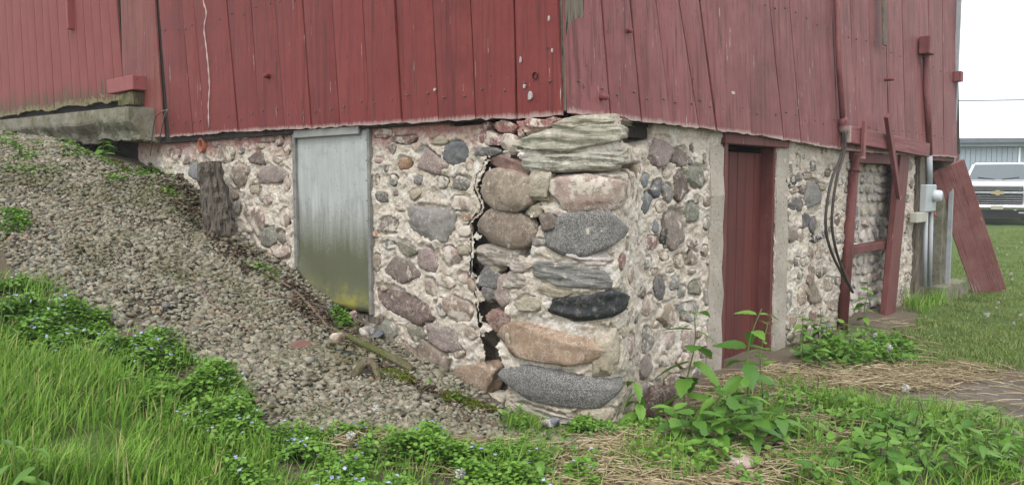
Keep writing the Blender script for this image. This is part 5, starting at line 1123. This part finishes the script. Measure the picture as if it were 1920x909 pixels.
M_shed = NT('ribbed_steel'); _c = M_shed.coord(rand=False); M_shed = M_shed.col(M_shed.mix(M_shed.noise(_c, .6, 3), (.24, .29, .34), (.28, .33, .38)), .5, .3)
M_shd2 = plain('dark_trim', (.12, .14, .16), .6); M_roofw = plain('pale_steel_roof', (.72, .75, .78), .4, 0, .05)
sp = at_depth(1900, 420, 41); sfw = np.array([-.56, .828]); rv = np.array([.828, .56])
sr = math.atan2(rv[1], rv[0]); shed = thing('machine_shed', 'blue grey steel machine shed with pale roof behind the truck', 'shed', (sp[0], sp[1], G(sp[0], sp[1])-.05), sr)
eh = 3.55
bm = bmesh.new(); n = 240; xs_ = np.linspace(-14, 16, n); pv = []
for i, x in enumerate(xs_):
    yy = -.03 if (i % 4 in (0, 1)) else 0.0; pv.append((bm.verts.new((x, yy, -.3)), bm.verts.new((x, yy, eh))))
for i in range(n-1): bm.faces.new((pv[i][0], pv[i+1][0], pv[i+1][1], pv[i][1]))
from_bm('front_wall', bm, M_shed, shed)
box('back_wall', (-14, 11.9, -.3), (16, 12, eh), M_shed, shed); box('side_wall', (-14.1, 0, -.3), (-14, 12, eh), M_shed, shed); box('side_wall', (16, 0, -.3), (16.1, 12, eh), M_shed, shed)
obj('roof', [(-14.5, -.5, eh+.12), (16.5, -.5, eh+.12), (16.5, 6, eh+2.6), (-14.5, 6, eh+2.6), (-14.5, 12.5, eh+.12), (16.5, 12.5, eh+.12)], [(0, 1, 2, 3), (3, 2, 5, 4)], M_roofw, shed)
tube('ridge_cap', [(-14.5, 6, eh+2.62), (16.5, 6, eh+2.62)], .05, M_shd2, shed, 6)
box('fascia', (-14.5, -.56, eh-.10), (16.5, -.50, eh+.14), M_shd2, shed); box('gutter', (-14.5, -.45, eh-.28), (16.5, -.05, eh-.12), plain('eave_soffit', (.2, .22, .24), .7), shed)
dr = bpy.data.objects.new('sliding_door', None); link(dr, shed)
for k in range(24): box('panel', (-6.0+.25*k+.01, -.14, -.1), (-6.0+.25*(k+1)-.01, -.09-.01*(k % 2), eh-.3), plain('door_panel', (.27, .32, .37), .5, 0, .08) if k == 0 else dr.children[0].data.materials[0], dr, .004)
box('door_trim', (.02, -.16, -.1), (.12, -.085, eh-.3), M_roofw, shed)
# ------------------------------------------------------------------ haze volume added for distance fade and lens glare
hz = obj('haze', [(x, y, z) for z in (-2.0, 12.5) for x, y in ((-90, -40), (90, -40), (90, 90), (-90, 90))], [(3, 2, 1, 0), (4, 5, 6, 7), (0, 1, 5, 4), (1, 2, 6, 5), (2, 3, 7, 6), (3, 0, 4, 7)], None)
hm = bpy.data.materials.new('glare_haze'); hm.use_nodes = True; ht = hm.node_tree; ht.nodes.remove(ht.nodes['Principled BSDF'])
pv_ = ht.nodes.new('ShaderNodeVolumePrincipled'); pv_.inputs['Color'].default_value = (.92, .93, .97, 1); pv_.inputs['Density'].default_value = .0016
ht.links.new(pv_.outputs[0], ht.nodes['Material Output'].inputs['Volume']); hz.data.materials.append(hm); hz['kind'] = 'stuff'; tag(hz, 'thin pale haze added over the yard, standing in for lens glare', 'haze')
